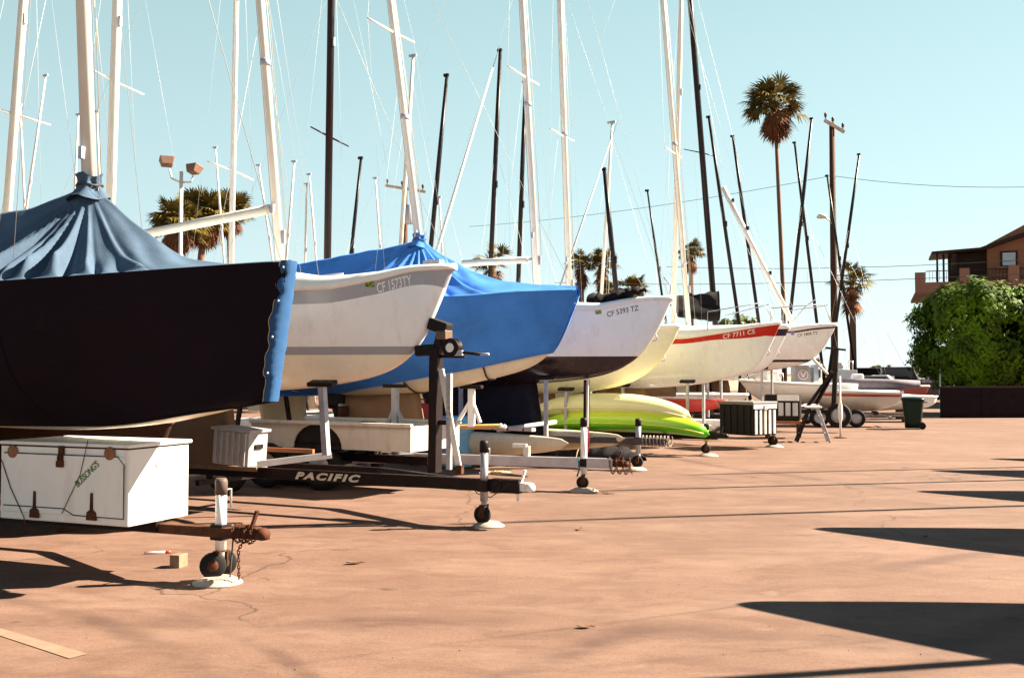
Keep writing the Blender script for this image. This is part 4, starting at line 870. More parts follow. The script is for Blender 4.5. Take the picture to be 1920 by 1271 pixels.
# odds and ends stowed under and between the boats
p = at(790, 772, 17.4); o = world_thing('fuel_can', 'red plastic fuel can on the trampoline behind the winch stand', 'fuel can', p); fz_ = Vector((0, 0, .76))
MB().box(fz_ + Vector((0, 0, .16)), (.30, .18, .32)).build('body', redp, o, None, .03); MB().tube([fz_ + Vector(v) for v in ((-.1, 0, .33), (-.08, 0, .39), (.06, 0, .39), (.08, 0, .33))], .014, 6).build('handle', redp, o); MB().lathe([(.025, .32), (.03, .36), (.025, .38)], fz_ + Vector((.11, 0, 0)), 10).build('cap', blackp, o)
p = at(776, 765, 17.2); o = world_thing('fender_buoy', 'white teardrop fender beside the red fuel can', 'fender', p)
MB().lathe([(.02, .72), (.10, .74), (.16, .82), (.17, .92), (.13, 1.04), (.06, 1.12), (.035, 1.18), (.02, 1.2)], (0, 0, 0), 20).build('body', whiter, o); MB().tube([(0, 0, 1.19), (.02, 0, 1.28), (.1, .05, 1.36)], .008, 5).build('lanyard', wire_d, o)
p = at(632, 790, 15.6); fo_ = Frame((p.x, p.y), 26); o = thing('outboard_motor', 'dark outboard motor on a timber stand above the white bed trailer', 'outboard motor', fo_)
MB().box((0, 0, 1.24), (.34, .26, .38)).build('cowl', blackp, o, None, .07); MB().beam((.02, 0, 1.06), (.02, 0, .34), .14, .09, (1, 0, 0)).build('leg', darkgrey, o, None, .02); MB().lathe([(.03, -.18), (.055, -.1), (.05, .1), (.02, .16)], (-.02, 0, .34), 12, RY(90)).build('gearcase', darkgrey, o)
MB().box((.16, 0, 1.02), (.06, .3, .22)).build('clamp_bracket', galv, o); st_ = MB(); st_.box((.22, 0, .95), (.05, .5, .3)); st_.beam((.22, -.22, 0), (.22, -.18, .9), .06); st_.beam((.22, .22, 0), (.22, .18, .9), .06); st_.beam((.75, 0, 0), (.24, 0, .9), .06); st_.build('stand', brownwood, o)
p = at(1118, 826, 18.6); fo_ = Frame((p.x, p.y), 30); o = thing('dark_filler_tarp', 'dark tarpaulin heap added as a dark mass beneath the kayaks', 'tarpaulin', fo_); m = MB(); rows = []  # dark mass added in place of trailer frames to darken under the boats
for i in range(26):
    u = i / 25; rows.append([Vector((-1.1 + 2.0 * u, .42 * math.cos(a) * (.6 + .4 * math.sin(math.pi * u)), max(.0, (.30 + .05 * math.sin(i * 1.9) + .03 * math.sin(a * 5 + i)) * math.sin(a)) * math.sin(math.pi * min(1, .08 + u * .88)) ** .5)) for a in [math.pi * j / 14 for j in range(15)]])
m.grid(rows); m.build('cloth', black_cv, o); MB().tube([(-.2, .45 * math.cos(a), .33 * math.sin(a)) for a in [math.pi * j / 14 for j in range(15)]], .01, 5).build('lashing', rope_m, o)
for k, (px, py, Y) in enumerate(((560, 838, 14.6), (1012, 836, 17.6))):
    p = at(px, py, Y); o = world_thing('spare_tyre', ('worn spare tyres stacked in two under the white bed trailer', 'worn spare tyres stacked in two beside the dark fin keel')[k], 'tyre', p, 0, 'spare tyres on the ground')
    for j in range(2): MB().lathe([(.19, .02 + .2 * j), (.29, .0 + .2 * j), (.31, .05 + .2 * j), (.31, .15 + .2 * j), (.29, .2 + .2 * j), (.19, .18 + .2 * j), (.19, .02 + .2 * j)], (.03 * j, 0, .004), 26, None, True, False).build('tyre_ring', rubber, o)
# dock box
p = f6.w(*f6.pl(1452, 800, -.5)); fd = Frame((p.x, p.y), 56); fd = fd.shift(0, -.66); dz0, dz1 = fd.pl(1408, 817).z, fd.pl(1408, 758).z; dl = .95
dk = thing('dock_box', 'black ribbed dock box with a pale slatted end on the trailer tongue', 'dock box', fd)
MB().box((-dl / 2, .36, (dz0 + dz1) / 2), (dl, .72, dz1 - dz0)).build('body', darkgrey, dk, bevel=.015)
MB().box((-dl / 2, .36, dz1 + .02), (dl + .05, .77, .07)).build('lid', M('grey lid', (.12, .11, .11), .5, 0, .1), dk, bevel=.015)
for i in range(5): MB().box((.012, .08 + i * .14, dz0 + (dz1 - dz0) * .43), (.035, .06, (dz1 - dz0) * .76)).build('slat', M('weathered pale slat', (.55, .50, .46), .6, 0, .1), dk)
MB().box((.015, .36, dz1 - .05), (.03, .70, .09)).build('end_trim', M('weathered pale slat', (.55, .50, .46), .6, 0, .1), dk)
MB().box((.03, .36, dz1 - .07), (.03, .09, .1)).build('latch', galv, dk)
for i in range(5): MB().box((-dl + .12 + i * (dl - .2) / 4, -.008, (dz0 + dz1) / 2), (.05, .02, (dz1 - dz0) * .9)).build('rib', darkgrey, dk)
# black vented machine (generator) beyond it
p = at(1500, 788, 24.5); fg = Frame((p.x, p.y), 20); gn = thing('generator', 'black generator box with three pale louvred panels behind the dock box', 'generator', fg)
gz0, gz1 = fg.pl(1490, 788).z, fg.pl(1490, 740).z
MB().box((-.42, .3, (gz0 + gz1) / 2), (.84, .6, gz1 - gz0)).build('housing', blackp, gn, bevel=.02)
MB().box((-.28, -.012, gz1 - .08), (.52, .03, .14)).build('control_panel', whiter, gn, bevel=.006)
for i in range(3): MB().box((-.45 + i * .17, -.012, gz0 + .27), (.12, .03, .32)).build('louvre_panel', M('pale grey metal', (.5, .5, .52), .4, .2, .1), gn, bevel=.006)
MB().box((-.42, .3, gz0 - .05), (.9, .66, .08)).build('base_plank', M('orange brown timber', (.26, .09, .03), .6, 0, .2), gn)
for y in (.05, .55):
    for x in (-.8, -.05): MB().box((x, y, (gz0 - .09) / 2), (.08, .08, gz0 - .09)).build('leg', brownwood, gn)
# folding step ladder
g4 = gnd(1526, 829); fs_ = Frame((g4.x, g4.y), 10); sl_ = thing('step_ladder', 'short dark folding step ladder with a white top by the last winch post', 'step ladder', fs_); lz = fs_.pl(1526, 765).z
for sx, tx in ((-.38, -.08), (.36, .10)):
    for y in (-.05, .40): MB().beam((sx, y, 0), (tx, y + (.06 if y < .1 else -.06), lz), .035, .05).build('leg', (blackp, galv)[sx > 0], sl_)
    for k in (.25, .5, .75): MB().beam((sx + (tx - sx) * k, -.02, lz * k), (sx + (tx - sx) * k, .38, lz * k), .07, .025).build('step' if sx > 0 else 'rear_bar', (blackp, galv)[sx > 0], sl_)
MB().box((.01, .18, lz + .02), (.36, .42, .04)).build('top_step', whiter, sl_, bevel=.008)
# white stand post with a round foot
g5 = gnd(1576, 821); bo = world_thing('mooring_post', 'slim white post with a round foot beside the black trailer wheel', 'post', g5); zz = at(1576, 705, g5.y).z
MB().lathe([(.16, 0), (.15, .02), (.03, .03)], (0, 0, 0), 16).build('foot', rust, bo)
MB().lathe([(.026, .03), (.028, .4), (.055, .5), (.06, .75), (.04, .85), (.024, .95), (.022, zz)], (0, 0, 0), 12).build('shaft', whiter, bo)
# wheelie bin
g6 = gnd(1712, 804); bn = world_thing('wheelie_bin', 'dark green wheelie bin standing alone at the end of the row', 'bin', g6, 20); hb = at(1712, 750, g6.y).z
mb = MB(); pr = []
for k, (hx, hy) in enumerate(((.22, .22), (.23, .24), (.29, .30), (.30, .31))):
    z = (.03, .2, hb * .94, hb * .99)[k]; pr.append([Vector((math.copysign(abs(math.cos(a)) ** .45, math.cos(a)) * hx, math.copysign(abs(math.sin(a)) ** .45, math.sin(a)) * hy, z)) for a in [2 * math.pi * j / 28 for j in range(28)]])
k = mb.grid(pr, True, True); mb.face([k + j for j in range(28)][::-1]); mb.face([k + 84 + j for j in range(28)]); mb.build('body', M('dark green plastic', (.006, .020, .015), .4, 0, .1), bn)
mb = MB(); pr = [[Vector((math.copysign(abs(math.cos(a)) ** .5, math.cos(a)) * .33 * s_, math.copysign(abs(math.sin(a)) ** .5, math.sin(a)) * .34 * s_, z)) for a in [2 * math.pi * j / 28 for j in range(28)]] for s_, z in ((1, hb), (1, hb + .03), (.9, hb + .07), (.3, hb + .09))]
k = mb.grid(pr, True, True); mb.face([k + j for j in range(28)][::-1]); mb.face([k + 84 + j for j in range(28)]); mb.build('lid', M('dark green lid', (.006, .016, .013), .35, 0, .1), bn)
MB().tube([(.22, -.2, hb * .93), (.38, -.2, hb * .93), (.38, .2, hb * .93), (.22, .2, hb * .93)], .014, 6).build('handle', darkgrey, bn)
for y in (-.22, .22): MB().lathe([(.04, -.025), (.1, -.025), (.1, .025), (.04, .025)], (.24, y, .1), 18, RX(90)).build('wheel', rubber, bn)
# small litter in the foreground
g7 = gnd(335, 1062); wb = MB(); wb.box((0, 0, .05), (.09, .13, .11)); o = wb.build('wood_block', wood, None, None, .006); o.location = (g7.x, g7.y, .001); o.rotation_euler = (0, 0, R(-14)); tag(o, 'pale wooden block casting a short shadow near the jack wheels', 'wood block')
g8 = gnd(290, 1038); o = world_thing('marker_pen', 'pink and white marker pen lying on the asphalt behind the wooden block', 'pen', g8, -16)
MB().tube([(-.09, 0, .012), (.09, 0, .012)], .011, 10).build('barrel', M('pinkish plastic', (.70, .50, .55), .4), o); MB().tube([(.09, 0, .012), (.135, 0, .012)], .012, 10).build('cap', redp, o)
gq = random.Random(5); gm = MB()           # grit lying loose on the asphalt
for i in range(420):
    y = 4.6 + 14 * gq.random() ** 1.8; x = gq.uniform(-.5, .55) * y
    if gq.random() < .6: jx, jy = gq.choice(((410, 1090), (915, 985), (1095, 920), (1190, 880))); gg = gnd(jx, jy); x, y = gg.x + gq.gauss(0, .3), gg.y + gq.gauss(0, .3)
    sz = gq.uniform(.003, .008); k = gm.add([(x + sz * gq.uniform(.6, 1.3) * math.cos(a), y + sz * gq.uniform(.6, 1.3) * math.sin(a), .002) for a in (0, 1.6, 3.1, 4.6)] + [(x, y, sz * gq.uniform(.8, 1.4))])
    for a, b in ((0, 1), (1, 2), (2, 3), (3, 0)): gm.face((k + a, k + b, k + 4))
go = gm.build('grit', M('loose grit', (.16, .10, .075), .9, 0, .5, 40)); tag(go, 'loose grit and small stones scattered over the asphalt', 'grit', None, 'stuff')
def leaf(px, py, s, lab, seed):
    q = random.Random(seed); g_ = gnd(px, py); m = MB(); rows = []
    for i in range(9):
        u = i / 8; w = s * .28 * math.sin(math.pi * min(1, u * .96 + .02)) ; rows.append([Vector(((u - .5) * s, v * w, .003 + s * (.09 * u * u + .07 * abs(v)) + .004 * q.random())) for v in (-1, 0, 1)])
    m.grid(rows); m.tube([(-.5 * s, 0, .008), (-.75 * s, .03 * s, .006)], .003, 5); o = m.build('dry_leaf', M('dry leaf', (.12, .05, .02), .8, 0, .3, 20)); o.location = (g_.x, g_.y, .001); o.rotation_euler = (0, 0, q.uniform(0, 6)); return tag(o, lab, 'leaf', 'dry leaves on the asphalt')
for k, (px, py, s, lab) in enumerate(((664, 1057, .14, 'curled brown leaf on the asphalt by the faint painted line'), (1086, 993, .11, 'flat dry leaf on open asphalt beyond the PACIFIC jack'), (1096, 1177, .10, 'tiny dark twig like leaf at the bottom centre of the asphalt'), (1140, 926, .12, 'dry leaf lying just right of the silver trailer jack pad'), (1735, 1007, .09, 'small leaf inside the second largest shadow on the asphalt'))): leaf(px, py, s, lab, k)

# ------------------------------------------------------------------ motor boats and dinghies at the far end
p = at(1387, 738, 31); fm = Frame((p.x, p.y), 186)
Hm = Hull(3.4, 1.6, [(0, 1.36), (-1.7, 1.26), (-3.4, 1.22)], [(0, 1.36), (-.3, 1.0), (-.7, .76), (-1.4, .68), (-2.8, .66)], .9)
mo, mh = boat('motorboat', 'white centre console motorboat with a grey covered console marked V', fm, Hm, M('white motorboat hull', (.74, .73, .70), .3, 0, .03), whiter, lambda x: .07, None, 'open boats at the far end', cat='motorboat')
cn = Frame(fm.o, 186); c1, c2 = fm.pl(1491, 716, .4), fm.pl(1521, 716, .4); ct = fm.pl(1505, 684, .4).z; xm_, wd_ = (c1.x + c2.x) / 2, abs(c1.x - c2.x)
cons = MB().box((xm_, 0, (1.2 + ct) / 2), (wd_, .8, ct - 1.2)).build('console', M('grey canvas', (.20, .18, .19), .8, 0, .1, 8), mo, bevel=.06)
lg = MB(); rr_ = wd_ * .30; cz = (1.26 + ct) / 2; lg.tube([(xm_ + rr_ * math.cos(a), .405, cz + rr_ * math.sin(a)) for a in [2 * math.pi * i / 24 for i in range(25)]], .014, 5, False)
lg.beam((xm_ + rr_ * .5, .405, cz + rr_ * .6), (xm_, .405, cz - rr_ * .55), .04, .012, (0, 1, 0)); lg.beam((xm_ - rr_ * .5, .405, cz + rr_ * .6), (xm_, .405, cz - rr_ * .55), .04, .012, (0, 1, 0))
lg.build('emblem', M('pale emblem', (.5, .42, .45), .6), cons)
MB().box((c2.x - .16, 0, ct - .25), (.14, .7, .5)).build('windscreen', M('blue grey perspex', (.25, .30, .38), .2), mo)
MB().tube([(c2.x - .3, .4, 1.2), (c2.x - .3, .4, ct), (c2.x - .3, -.4, ct), (c2.x - .3, -.4, 1.2)], .02, 8).build('grab_frame', alu, mo)
MB().box((xm_ + .9, 0, 1.45), (.4, .6, .5)).build('cooler_seat', whiter, mo, bevel=.05)
MB().tube([(-.2, -.1, 1.42), (-.25, -.4, 1.62), (-1.2, -.75, 1.6), (-1.2, -.8, 1.36)], .014, 6).build('bow_rail', alu, mo); MB().tube([(-.2, .1, 1.42), (-.25, .4, 1.62), (-1.2, .75, 1.6), (-1.2, .8, 1.36)], .014, 6).build('bow_rail', alu, mo)
om = MB(); om.box((-3.55, 0, 1.38), (.34, .34, .42)); om.build('outboard_motor', M('white cowl', (.7, .7, .7), .3), mo, bevel=.07)
trailer('galvanised trailer under the white centre console motorboat', fm, .9, .5, galv, axle=-2.2, vx=-.4, xend=-3.0, wr=.28, posts=[((-1.2, -.4, .5), (-1.2, -.4, .68), 10), ((-1.2, .4, .5), (-1.2, .4, .68), -10), ((-2.8, -.4, .5), (-2.8, -.4, .66), 5), ((-2.8, .4, .5), (-2.8, .4, .66), -5)], group='trailers at the far end')
# white dinghy bow, red dinghy under the red striped boat
p = at(1402, 744, 26.5); fq = Frame((p.x, p.y), 20); Hq = Hull(3.6, 1.4, [(0, 1.02), (-1.5, 1.02), (-3.6, 1.0)], [(0, .98), (-.25, .80), (-.8, .70), (-1.8, .66)], .8)
dq, _ = boat('dinghy', 'upturned looking white dinghy whose rounded bow shows under the red striped boat', fq, Hq, whiter, whiter, lambda x: .05, None, 'open boats at the far end', cat='dinghy')
for x in (-1, -2.6): MB().box((x, 0, .34), (.1, .8, .68)).build('trestle', brownwood, dq)
p = at(1362, 757, 24.6); fr_ = Frame((p.x, p.y), 27); Hr = Hull(3.4, 1.2, [(0, .92), (-1.5, .94), (-3.4, .92)], [(0, .88), (-.3, .72), (-.8, .64), (-1.8, .60)], .8)
dr_, _ = boat('dinghy', 'small red dinghy beneath the red striped sailboat', fr_, Hr, redp, redp, lambda x: .04, None, 'open boats at the far end', cat='dinghy')
for x in (-1, -2.6): MB().box((x, 0, .3), (.1, .7, .6)).build('trestle', brownwood, dr_)
# long white dinghy with a covered spar bundle, right of the last trailer
p = at(1693, 757, 30); fv = Frame((p.x, p.y), 14); zt9, zb9 = fv.pl(1690, 737).z, fv.pl(1680, 788).z
Hv = Hull(2.4, 1.3, [(0, zt9), (-1.2, zt9 + .02), (-2.4, zt9 + .04)], [(0, zt9 - .02), (-.12, zt9 - .3), (-.35, .60), (-.9, .48), (-1.8, .46)], .85)
dv_, _ = boat('dinghy', 'white dinghy with a red side stripe and a grey spar bundle beside the bin', fv, Hv, M('white hull thin red', (.55, .50, .44), .35, 0, .04, stripes=[('cove', (.35, .03, .02))]), whiter, lambda x: .08, None, 'open boats at the far end', stripes={'cove': below(Hv, .04, .12)}, cat='dinghy')
bu = MB(); bu.tube([(-1.9, .1, zt9 + .30), (-1.2, .1, zt9 + .27), (-.3, .1, zt9 + .26), (.5, .1, zt9 + .26)], [.13, .17, .16, .12], 12); o = bu.build('spar_bundle', M('purple grey canvas', (.13, .11, .14), .8, 0, .15, 8)); o.location = fv.o; o.rotation_euler = (0, 0, -fv.a); tag(o, 'grey canvas wrapped spar bundle lying along the white dinghy by the bin', 'spar bundle')
trailer('low grey trailer under the white dinghy beside the bin', fv, .5, .36, galv, axle=-1.4, vx=-.5, xend=-2.2, wr=.26, half=.6, group='trailers at the far end')
for x in (-.8, -1.9): MB().box((x, 0, .415), (.1, 1.0, .1)).build('chock', brownwood, dv_)
p = at(1757, 752, 33); fy = Frame((p.x, p.y), 12); Hy = Hull(3.6, 1.2, [(0, fy.pl(1757, 744).z), (-3.6, fy.pl(1757, 742).z)], [(0, fy.pl(1757, 744).z - .03), (-.06, fy.pl(1757, 755).z), (-.35, fy.pl(1757, 764).z), (-1.5, fy.pl(1757, 768).z)], .8, 2.6, nose=.15)
dy_, _ = boat('dinghy', 'white round nosed dinghy just right of the bin', fy, Hy, whiter, whiter, lambda x: .04, None, 'open boats at the far end', cat='dinghy')
for x in (-1, -2.6): MB().box((x, 0, .22), (.1, .8, .45)).build('trestle', brownwood, dy_)
p = at(1742, 732, 35); fz = Frame((p.x, p.y), 8); Hz = Hull(3.6, 1.3, [(0, fz.pl(1742, 726).z), (-3.6, fz.pl(1742, 724).z)], [(0, fz.pl(1742, 726).z - .03), (-.1, fz.pl(1742, 738).z), (-.5, fz.pl(1742, 743).z), (-1.5, fz.pl(1742, 746).z)], .8, 2.2)
dz_, _ = boat('dinghy', 'dark red dinghy behind the white round nosed one', fz, Hz, M('dull red hull', (.20, .025, .025), .4, 0, .1), M('grey canvas', (.20, .18, .19), .8), lambda x: .08, None, 'open boats at the far end', cat='dinghy')
for x in (-1, -2.6): MB().box((x, 0, .4), (.1, .8, .8)).build('trestle', brownwood, dz_)
p = at(1605, 722, 33); o = world_thing('windscreen_console', 'pale blue grey boat console with a slanted screen beside the last winch post', 'console', p, 10)
zA_, zB_ = at(1590, 724, 33).z, at(1590, 694, 33).z
MB().prism([(-.95, 0), (0, 0), (.05, zB_), (-.62, zB_ + .04)], XZ, .8).build('cabinet', M('blue grey panel', (.36, .38, .44), .35, 0, .08), o, bevel=.02)
MB().tube([(-.1, -.02, zB_), (-.1, -.02, zB_ + .3), (-.1, .82, zB_ + .3), (-.1, .82, zB_)], .02, 6).build('rail', alu, o)
# parked vehicles beyond
def car(name, label, p, a, L, Wd, Hh, mat, prof=None, gl=(.35, .93)):
    t = world_thing(name, label, 'car', p, a, 'vehicles parked beyond the yard')
    P = prof or [(-.5, .28), (-.5, .60), (-.47, .66), (-.44, .98), (.12, 1.), (.26, .66), (.47, .58), (.5, .48), (.5, .24)]
    P = [(x * L, z * Hh) for x, z in P]
    MB().prism(P[::-1], Matrix.Translation((0, -Wd / 2, 0)) @ XZ, Wd).build('body', mat, t, bevel=.06)
    for y in (-Wd / 2 - .006, Wd / 2 - .006): MB().prism([(-.44 * L, .68 * Hh), (-.42 * L, .93 * Hh), (.11 * L, .94 * Hh), (.22 * L, .68 * Hh)][::-1], Matrix.Translation((0, y, 0)) @ XZ, .012).build('side_window', glass, t)
    for s in (-.31, .31):
        for y in (-Wd / 2 + .08, Wd / 2 - .08): wheel(t, (s * L, y, .33), .33, .2)
    return t
c = car('parked_car', 'pale car with a black roof bag parked in the distance', at(1648, 720, 58), 25, 4.2, 1.75, 1.5, M('pale blue car paint', (.45, .55, .60), .25, .1, .03))
rb = MB().box((0, 0, 0), (1.4, 1.1, .42)).build('roof_bag', black_cv, None, None, .12); pz = c.location; rb.location = (pz.x - .5, pz.y + .2, 1.5 + .22); rb.rotation_euler = c.rotation_euler; tag(rb, 'black bag strapped on the roof of the pale distant car', 'roof bag')
car('parked_car', 'silver car at the far left of the distant vehicles', at(1612, 716, 62), 190, 4.3, 1.75, 1.45, M('silver car paint', (.5, .5, .52), .25, .3, .03))
car('parked_van', 'dark van beside the tree beyond the bin', at(1708, 718, 62), 76, 4.6, 1.9, 2.0, M('dark van paint', (.03, .025, .04), .25, .1, .03), [(-.5, .16), (-.5, .93), (-.47, 1.), (.30, 1.), (.42, .62), (.5, .55), (.5, .16)])

# ------------------------------------------------------------------ boats behind the near row: mostly their masts show
bgH = Hull(6.6, 2.3, [(0, 2.45), (-2.6, 2.3), (-6.6, 2.25)], [(0, 2.45), (-.35, 1.9), (-.8, 1.6), (-1.6, 1.42), (-3, 1.38)])
def lp(a, b, z): return a + (b - a) * ((z - a.z) / (b.z - a.z))
def behind(label, top, base, Y, dia, mat, ztop=None, keelboat=True, spreads=(), head=27, stays=True, fit=True):
    B, T = at(*base, Y), at(*top, Y)
    if ztop: T = lp(B, T, ztop)
    zd = 2.32 if keelboat else .75
    F0 = lp(B, T, zd); fr = Frame((F0.x, F0.y), head); fr = fr.shift(2.5)
    name = 'sailboat' if keelboat else 'catamaran'
    t = thing(name, label, name, fr, 'boats behind the near row'); L = fr.l
    p0, q = L(F0), L(T)
    if keelboat:
        bgH.mesh(nx=30, nz=10).build('hull', white, t); bgH.deck(dz=.01).build('deck', white, t); fin_keel(-4.1, -2.9, .02, 1.5).build('keel', cream, t)
        for sg in (-1, 1): MB().beam((-1.6, sg * .9, 0), (-1.6, sg * .55, bgH.zk(-1.6) + .12), .07, .07, (1, 0, 0)).build('stand', blackp, t); MB().beam((-4.6, sg * .95, 0), (-4.6, sg * .6, bgH.zk(-4.6) + .12), .07, .07, (1, 0, 0)).build('stand', blackp, t)
    else:
        cathull(t, -1.1, .08, 5.0, white); cathull(t, 1.1, .08, 5.0, white)
        for x in (-1.9, -3.7): MB().tube([(x, -1.1, .55), (x, 1.1, .55)], .05, 8).build('crossbeam', alu, t)
        m = MB(); m.grid([[Vector((x, y, .56)) for y in (-1, 1)] for x in (-1.9, -3.7)]); m.build('trampoline', darkgrey, t)
        MB().beam((-2.5, 0, .1), (-2.5, 0, .76), .1, .1, (1, 0, 0)).build('mast_step', alu, t)
    ms = MB().tube([p0, p0.lerp(q, .75), q], [dia / 2, dia / 2, dia * .36], 10).build('mast', mat, t)
    if fit:
        MB().box(q + Vector((-.02, 0, .01)), (.13 if mat is blackm else .26, .06, .07)).build('masthead', mat if mat is blackm else galv, ms)
        MB().box(p0.lerp(q, .62) + Vector((dia * .5, 0, 0)), (.06, .05, .18)).build('mast_bracket', galv if mat is not blackm else blackp, ms)
    tips = {}
    for pa, pb in spreads:
        c_ = p0.lerp(q, max(0, min(1, (at((pa[0] + pb[0]) / 2, (pa[1] + pb[1]) / 2, Y).z - F0.z) / (T.z - F0.z))))
        for k, pp in enumerate((pa, pb)):
            tip = L(at(*pp, Y - .25 + .5 * k)); MB().tube([c_, tip], [.022, .014], 6).build('spreader', mat, t)
    if stays:
        zz = 2.3 if keelboat else .55; r_ = .0022 * max(1, Y / 20)
        for e in ((-2.7, -1.05, zz), (-2.7, 1.05, zz), (-.15, 0, zz + .1)): MB().tube([p0.lerp(q, .93 if keelboat else .72), e], r_, 4).build('shroud', wire_m if mat is not blackm else wire_m, t)
    return t
behind('sailboat with a leaning white mast at the far left edge of the row', (44, 0), (14, 390), 17, .15, mastw, 11, spreads=[((-40, 195), (95, 235))])
behind('sailboat whose thick white mast rises just right of the navy cover peak', (220, 0), (207, 390), 18, .17, mastw, 11.5, spreads=[((170, 130), (270, 178))])
behind('sailboat with a slim white mast above the long boom left of CF 1573TY', (443, 0), (434, 490), 20, .11, mastw, 13.5, spreads=[((388, 303), (475, 338))])
behind('sailboat with a thick dark mast standing over the white deck of CF 1573TY', (621, 0), (614, 482), 21, .16, M('dark bronze mast', (.014, .006, .006), .35, 0.2, .15, 4), 12.5, spreads=[((582, 238), (654, 275))])
behind('sailboat with a faint white mast top just left of the blue cover mast', (775, 105), (752, 450), 30, .13, mastw)
behind('sailboat with a white mast and slanting stay left of the black leaning mast', (1148, 230), (1128, 545), 30, .10, mastw)
behind('sailboat whose white mast crosses the mast of the red striped boat', (1277, 0), (1264, 545), 28, .14, mastw, 14)
behind('sailboat with the tallest black mast and a black sail cover over the boom', (1294, 0), (1338, 565), 34, .20, blackm, 17, spreads=[((1282, 280), (1343, 294))])
blk = [((838, 142), (807, 472), 24, .115, 'catamaran with a black mast topping out right of the blue cover mast'), ((938, 95), (919, 520), 26, .125, 'catamaran with a tall black mast above the fan palm behind the blue cover'),
       ((985, 155), (972, 522), 26, .12, 'catamaran with a black mast half hidden by the white mast of CF 5393 TZ'), ((677, 297), (658, 478), 26, .095, 'catamaran with a short black mast between the bronze mast and blue cover mast'),
       ((1133, 318), (1156, 552), 24, .125, 'catamaran with a black mast leaning left over CF 5393 TZ'), ((1214, 358), (1240, 545), 34, .08, 'catamaran with a thin short black mast over the bow of CF 5393 TZ'),
       ((1329, 220), (1383, 588), 32, .115, 'catamaran with a thin black mast right of the tallest black one'), ((1374, 256), (1421, 592), 34, .115, 'catamaran with a thin black mast crossed by the diagonal white mast'),
       ((1490, 268), (1531, 600), 38, .115, 'catamaran with a black mast leaning left to form an X'), ((1522, 223), (1480, 605), 36, .125, 'catamaran with a black mast leaning right to form an X'),
       ((1551, 330), (1578, 520), 40, .10, 'catamaran with a black mast crossing the utility pole'), ((1611, 290), (1573, 565), 38, .115, 'catamaran with the rightmost black mast, leaning right past the utility pole')]
for tp, bs, Y, d, lab in blk: behind(lab, tp, bs, Y, d, blackm, keelboat=False)
thin = [((38, 198), (46, 385), 46, 'far boat with a thin white mast right of the far left mast'), ((86, 142), (50, 385), 40, 'far boat with a thin leaning white mast at the far left'), ((147, 215), (140, 360), 44, 'far boat with a white mast just left of the navy cover peak'),
        ((182, 209), (187, 365), 46, 'far boat with a thin white mast close right of the navy cover mast'), ((404, 277), (414, 410), 46, 'far boat with a thin white mast before the left palm clump'), ((485, 310), (497, 392), 46, 'far boat with a thin white mast left of the CF 1573TY mast'),
        ((552, 303), (538, 470), 42, 'far boat with a thin white mast right of the CF 1573TY mast'), ((575, 345), (572, 485), 46, 'far boat with a short white mast left of a paired one'), ((580, 327), (592, 480), 46, 'far boat with a thin white mast paired with a shorter one'),
        ((704, 334), (713, 470), 48, 'far boat with a thin white mast between short black mast and utility pole'), ((824, 370), (829, 470), 50, 'far boat with a thin white mast behind the slanting white spar')]
for tp, bs, Y, lab in thin: behind(lab, tp, bs, Y, .10, mastw, stays=False)
# the furled headsail spars that slant across the sky
for (a_, b_, Y, r_, lab) in (((924, 128), (822, 460), 18.5, .032, 'white furled headsail slanting down from the spreaders of CF 5393 TZ'), ((1146, 262), (1070, 480), 21, .022, 'thin grey furled stay slanting left from a white masthead')):
    p, q = at(*a_, Y + .8), at(*b_, Y); fo = Frame((q.x, q.y), 0); o = world_thing('furled_sail', lab, 'furled sail', q)
    q2 = q + (q - p).normalized() * (q.z - 2.3) / max(.1, (p - q).normalized().z)
    MB().tube([p, p.lerp(q2, .5), q2], [r_ * .5, r_, r_ * 1.15], 8).build('rolled_cloth', (mastw, galv)[r_ < .03], o, fo)
    MB().lathe([(r_ * 1.6, 0), (r_ * 1.9, .03), (r_ * 1.9, .07), (r_ * 1.5, .1)], q2 - Vector((0, 0, .05)), 12).build('furling_drum', blackp, o, fo)
    MB().tube([p, p + (p - q).normalized() * .5], .006, 5).build('halyard', wire_d, o, fo)
# black sail cover over the boom of the tall black mast
a0, a1 = at(1268, 574, 33.4), at(1348, 580, 34); fo = Frame((a0.x, a0.y), 0); rows = []
for i in range(21):
    u = i / 20; c = a0.lerp(a1, u); hh = .36 + .16 * u + .015 * math.sin(i * 1.3); w_ = .18 + .07 * u
    rows.append([c + Vector((0, w_ * math.cos(t) * (1.2 if math.sin(t) < 0 else .6), hh * math.sin(t) + .12 * u * u + .018 * math.sin(3 * t + i * .6))) for t in [2 * math.pi * j / 16 for j in range(16)]])
m = MB(); k = m.grid(rows, True, True); m.face([k + j for j in range(16)]); m.face([k + 320 + j for j in range(16)][::-1]); o = world_thing('sail_cover', 'black sail cover bunched at the foot of the tallest black mast', 'sail cover', a0); m.build('cloth', black_cv, o, fo)
MB().tube([a0.lerp(a1, .0) + Vector((-1.8, -.3, .1)), a1 + Vector((0, .1, .1))], .05, 8).build('boom', blackm, o, fo)

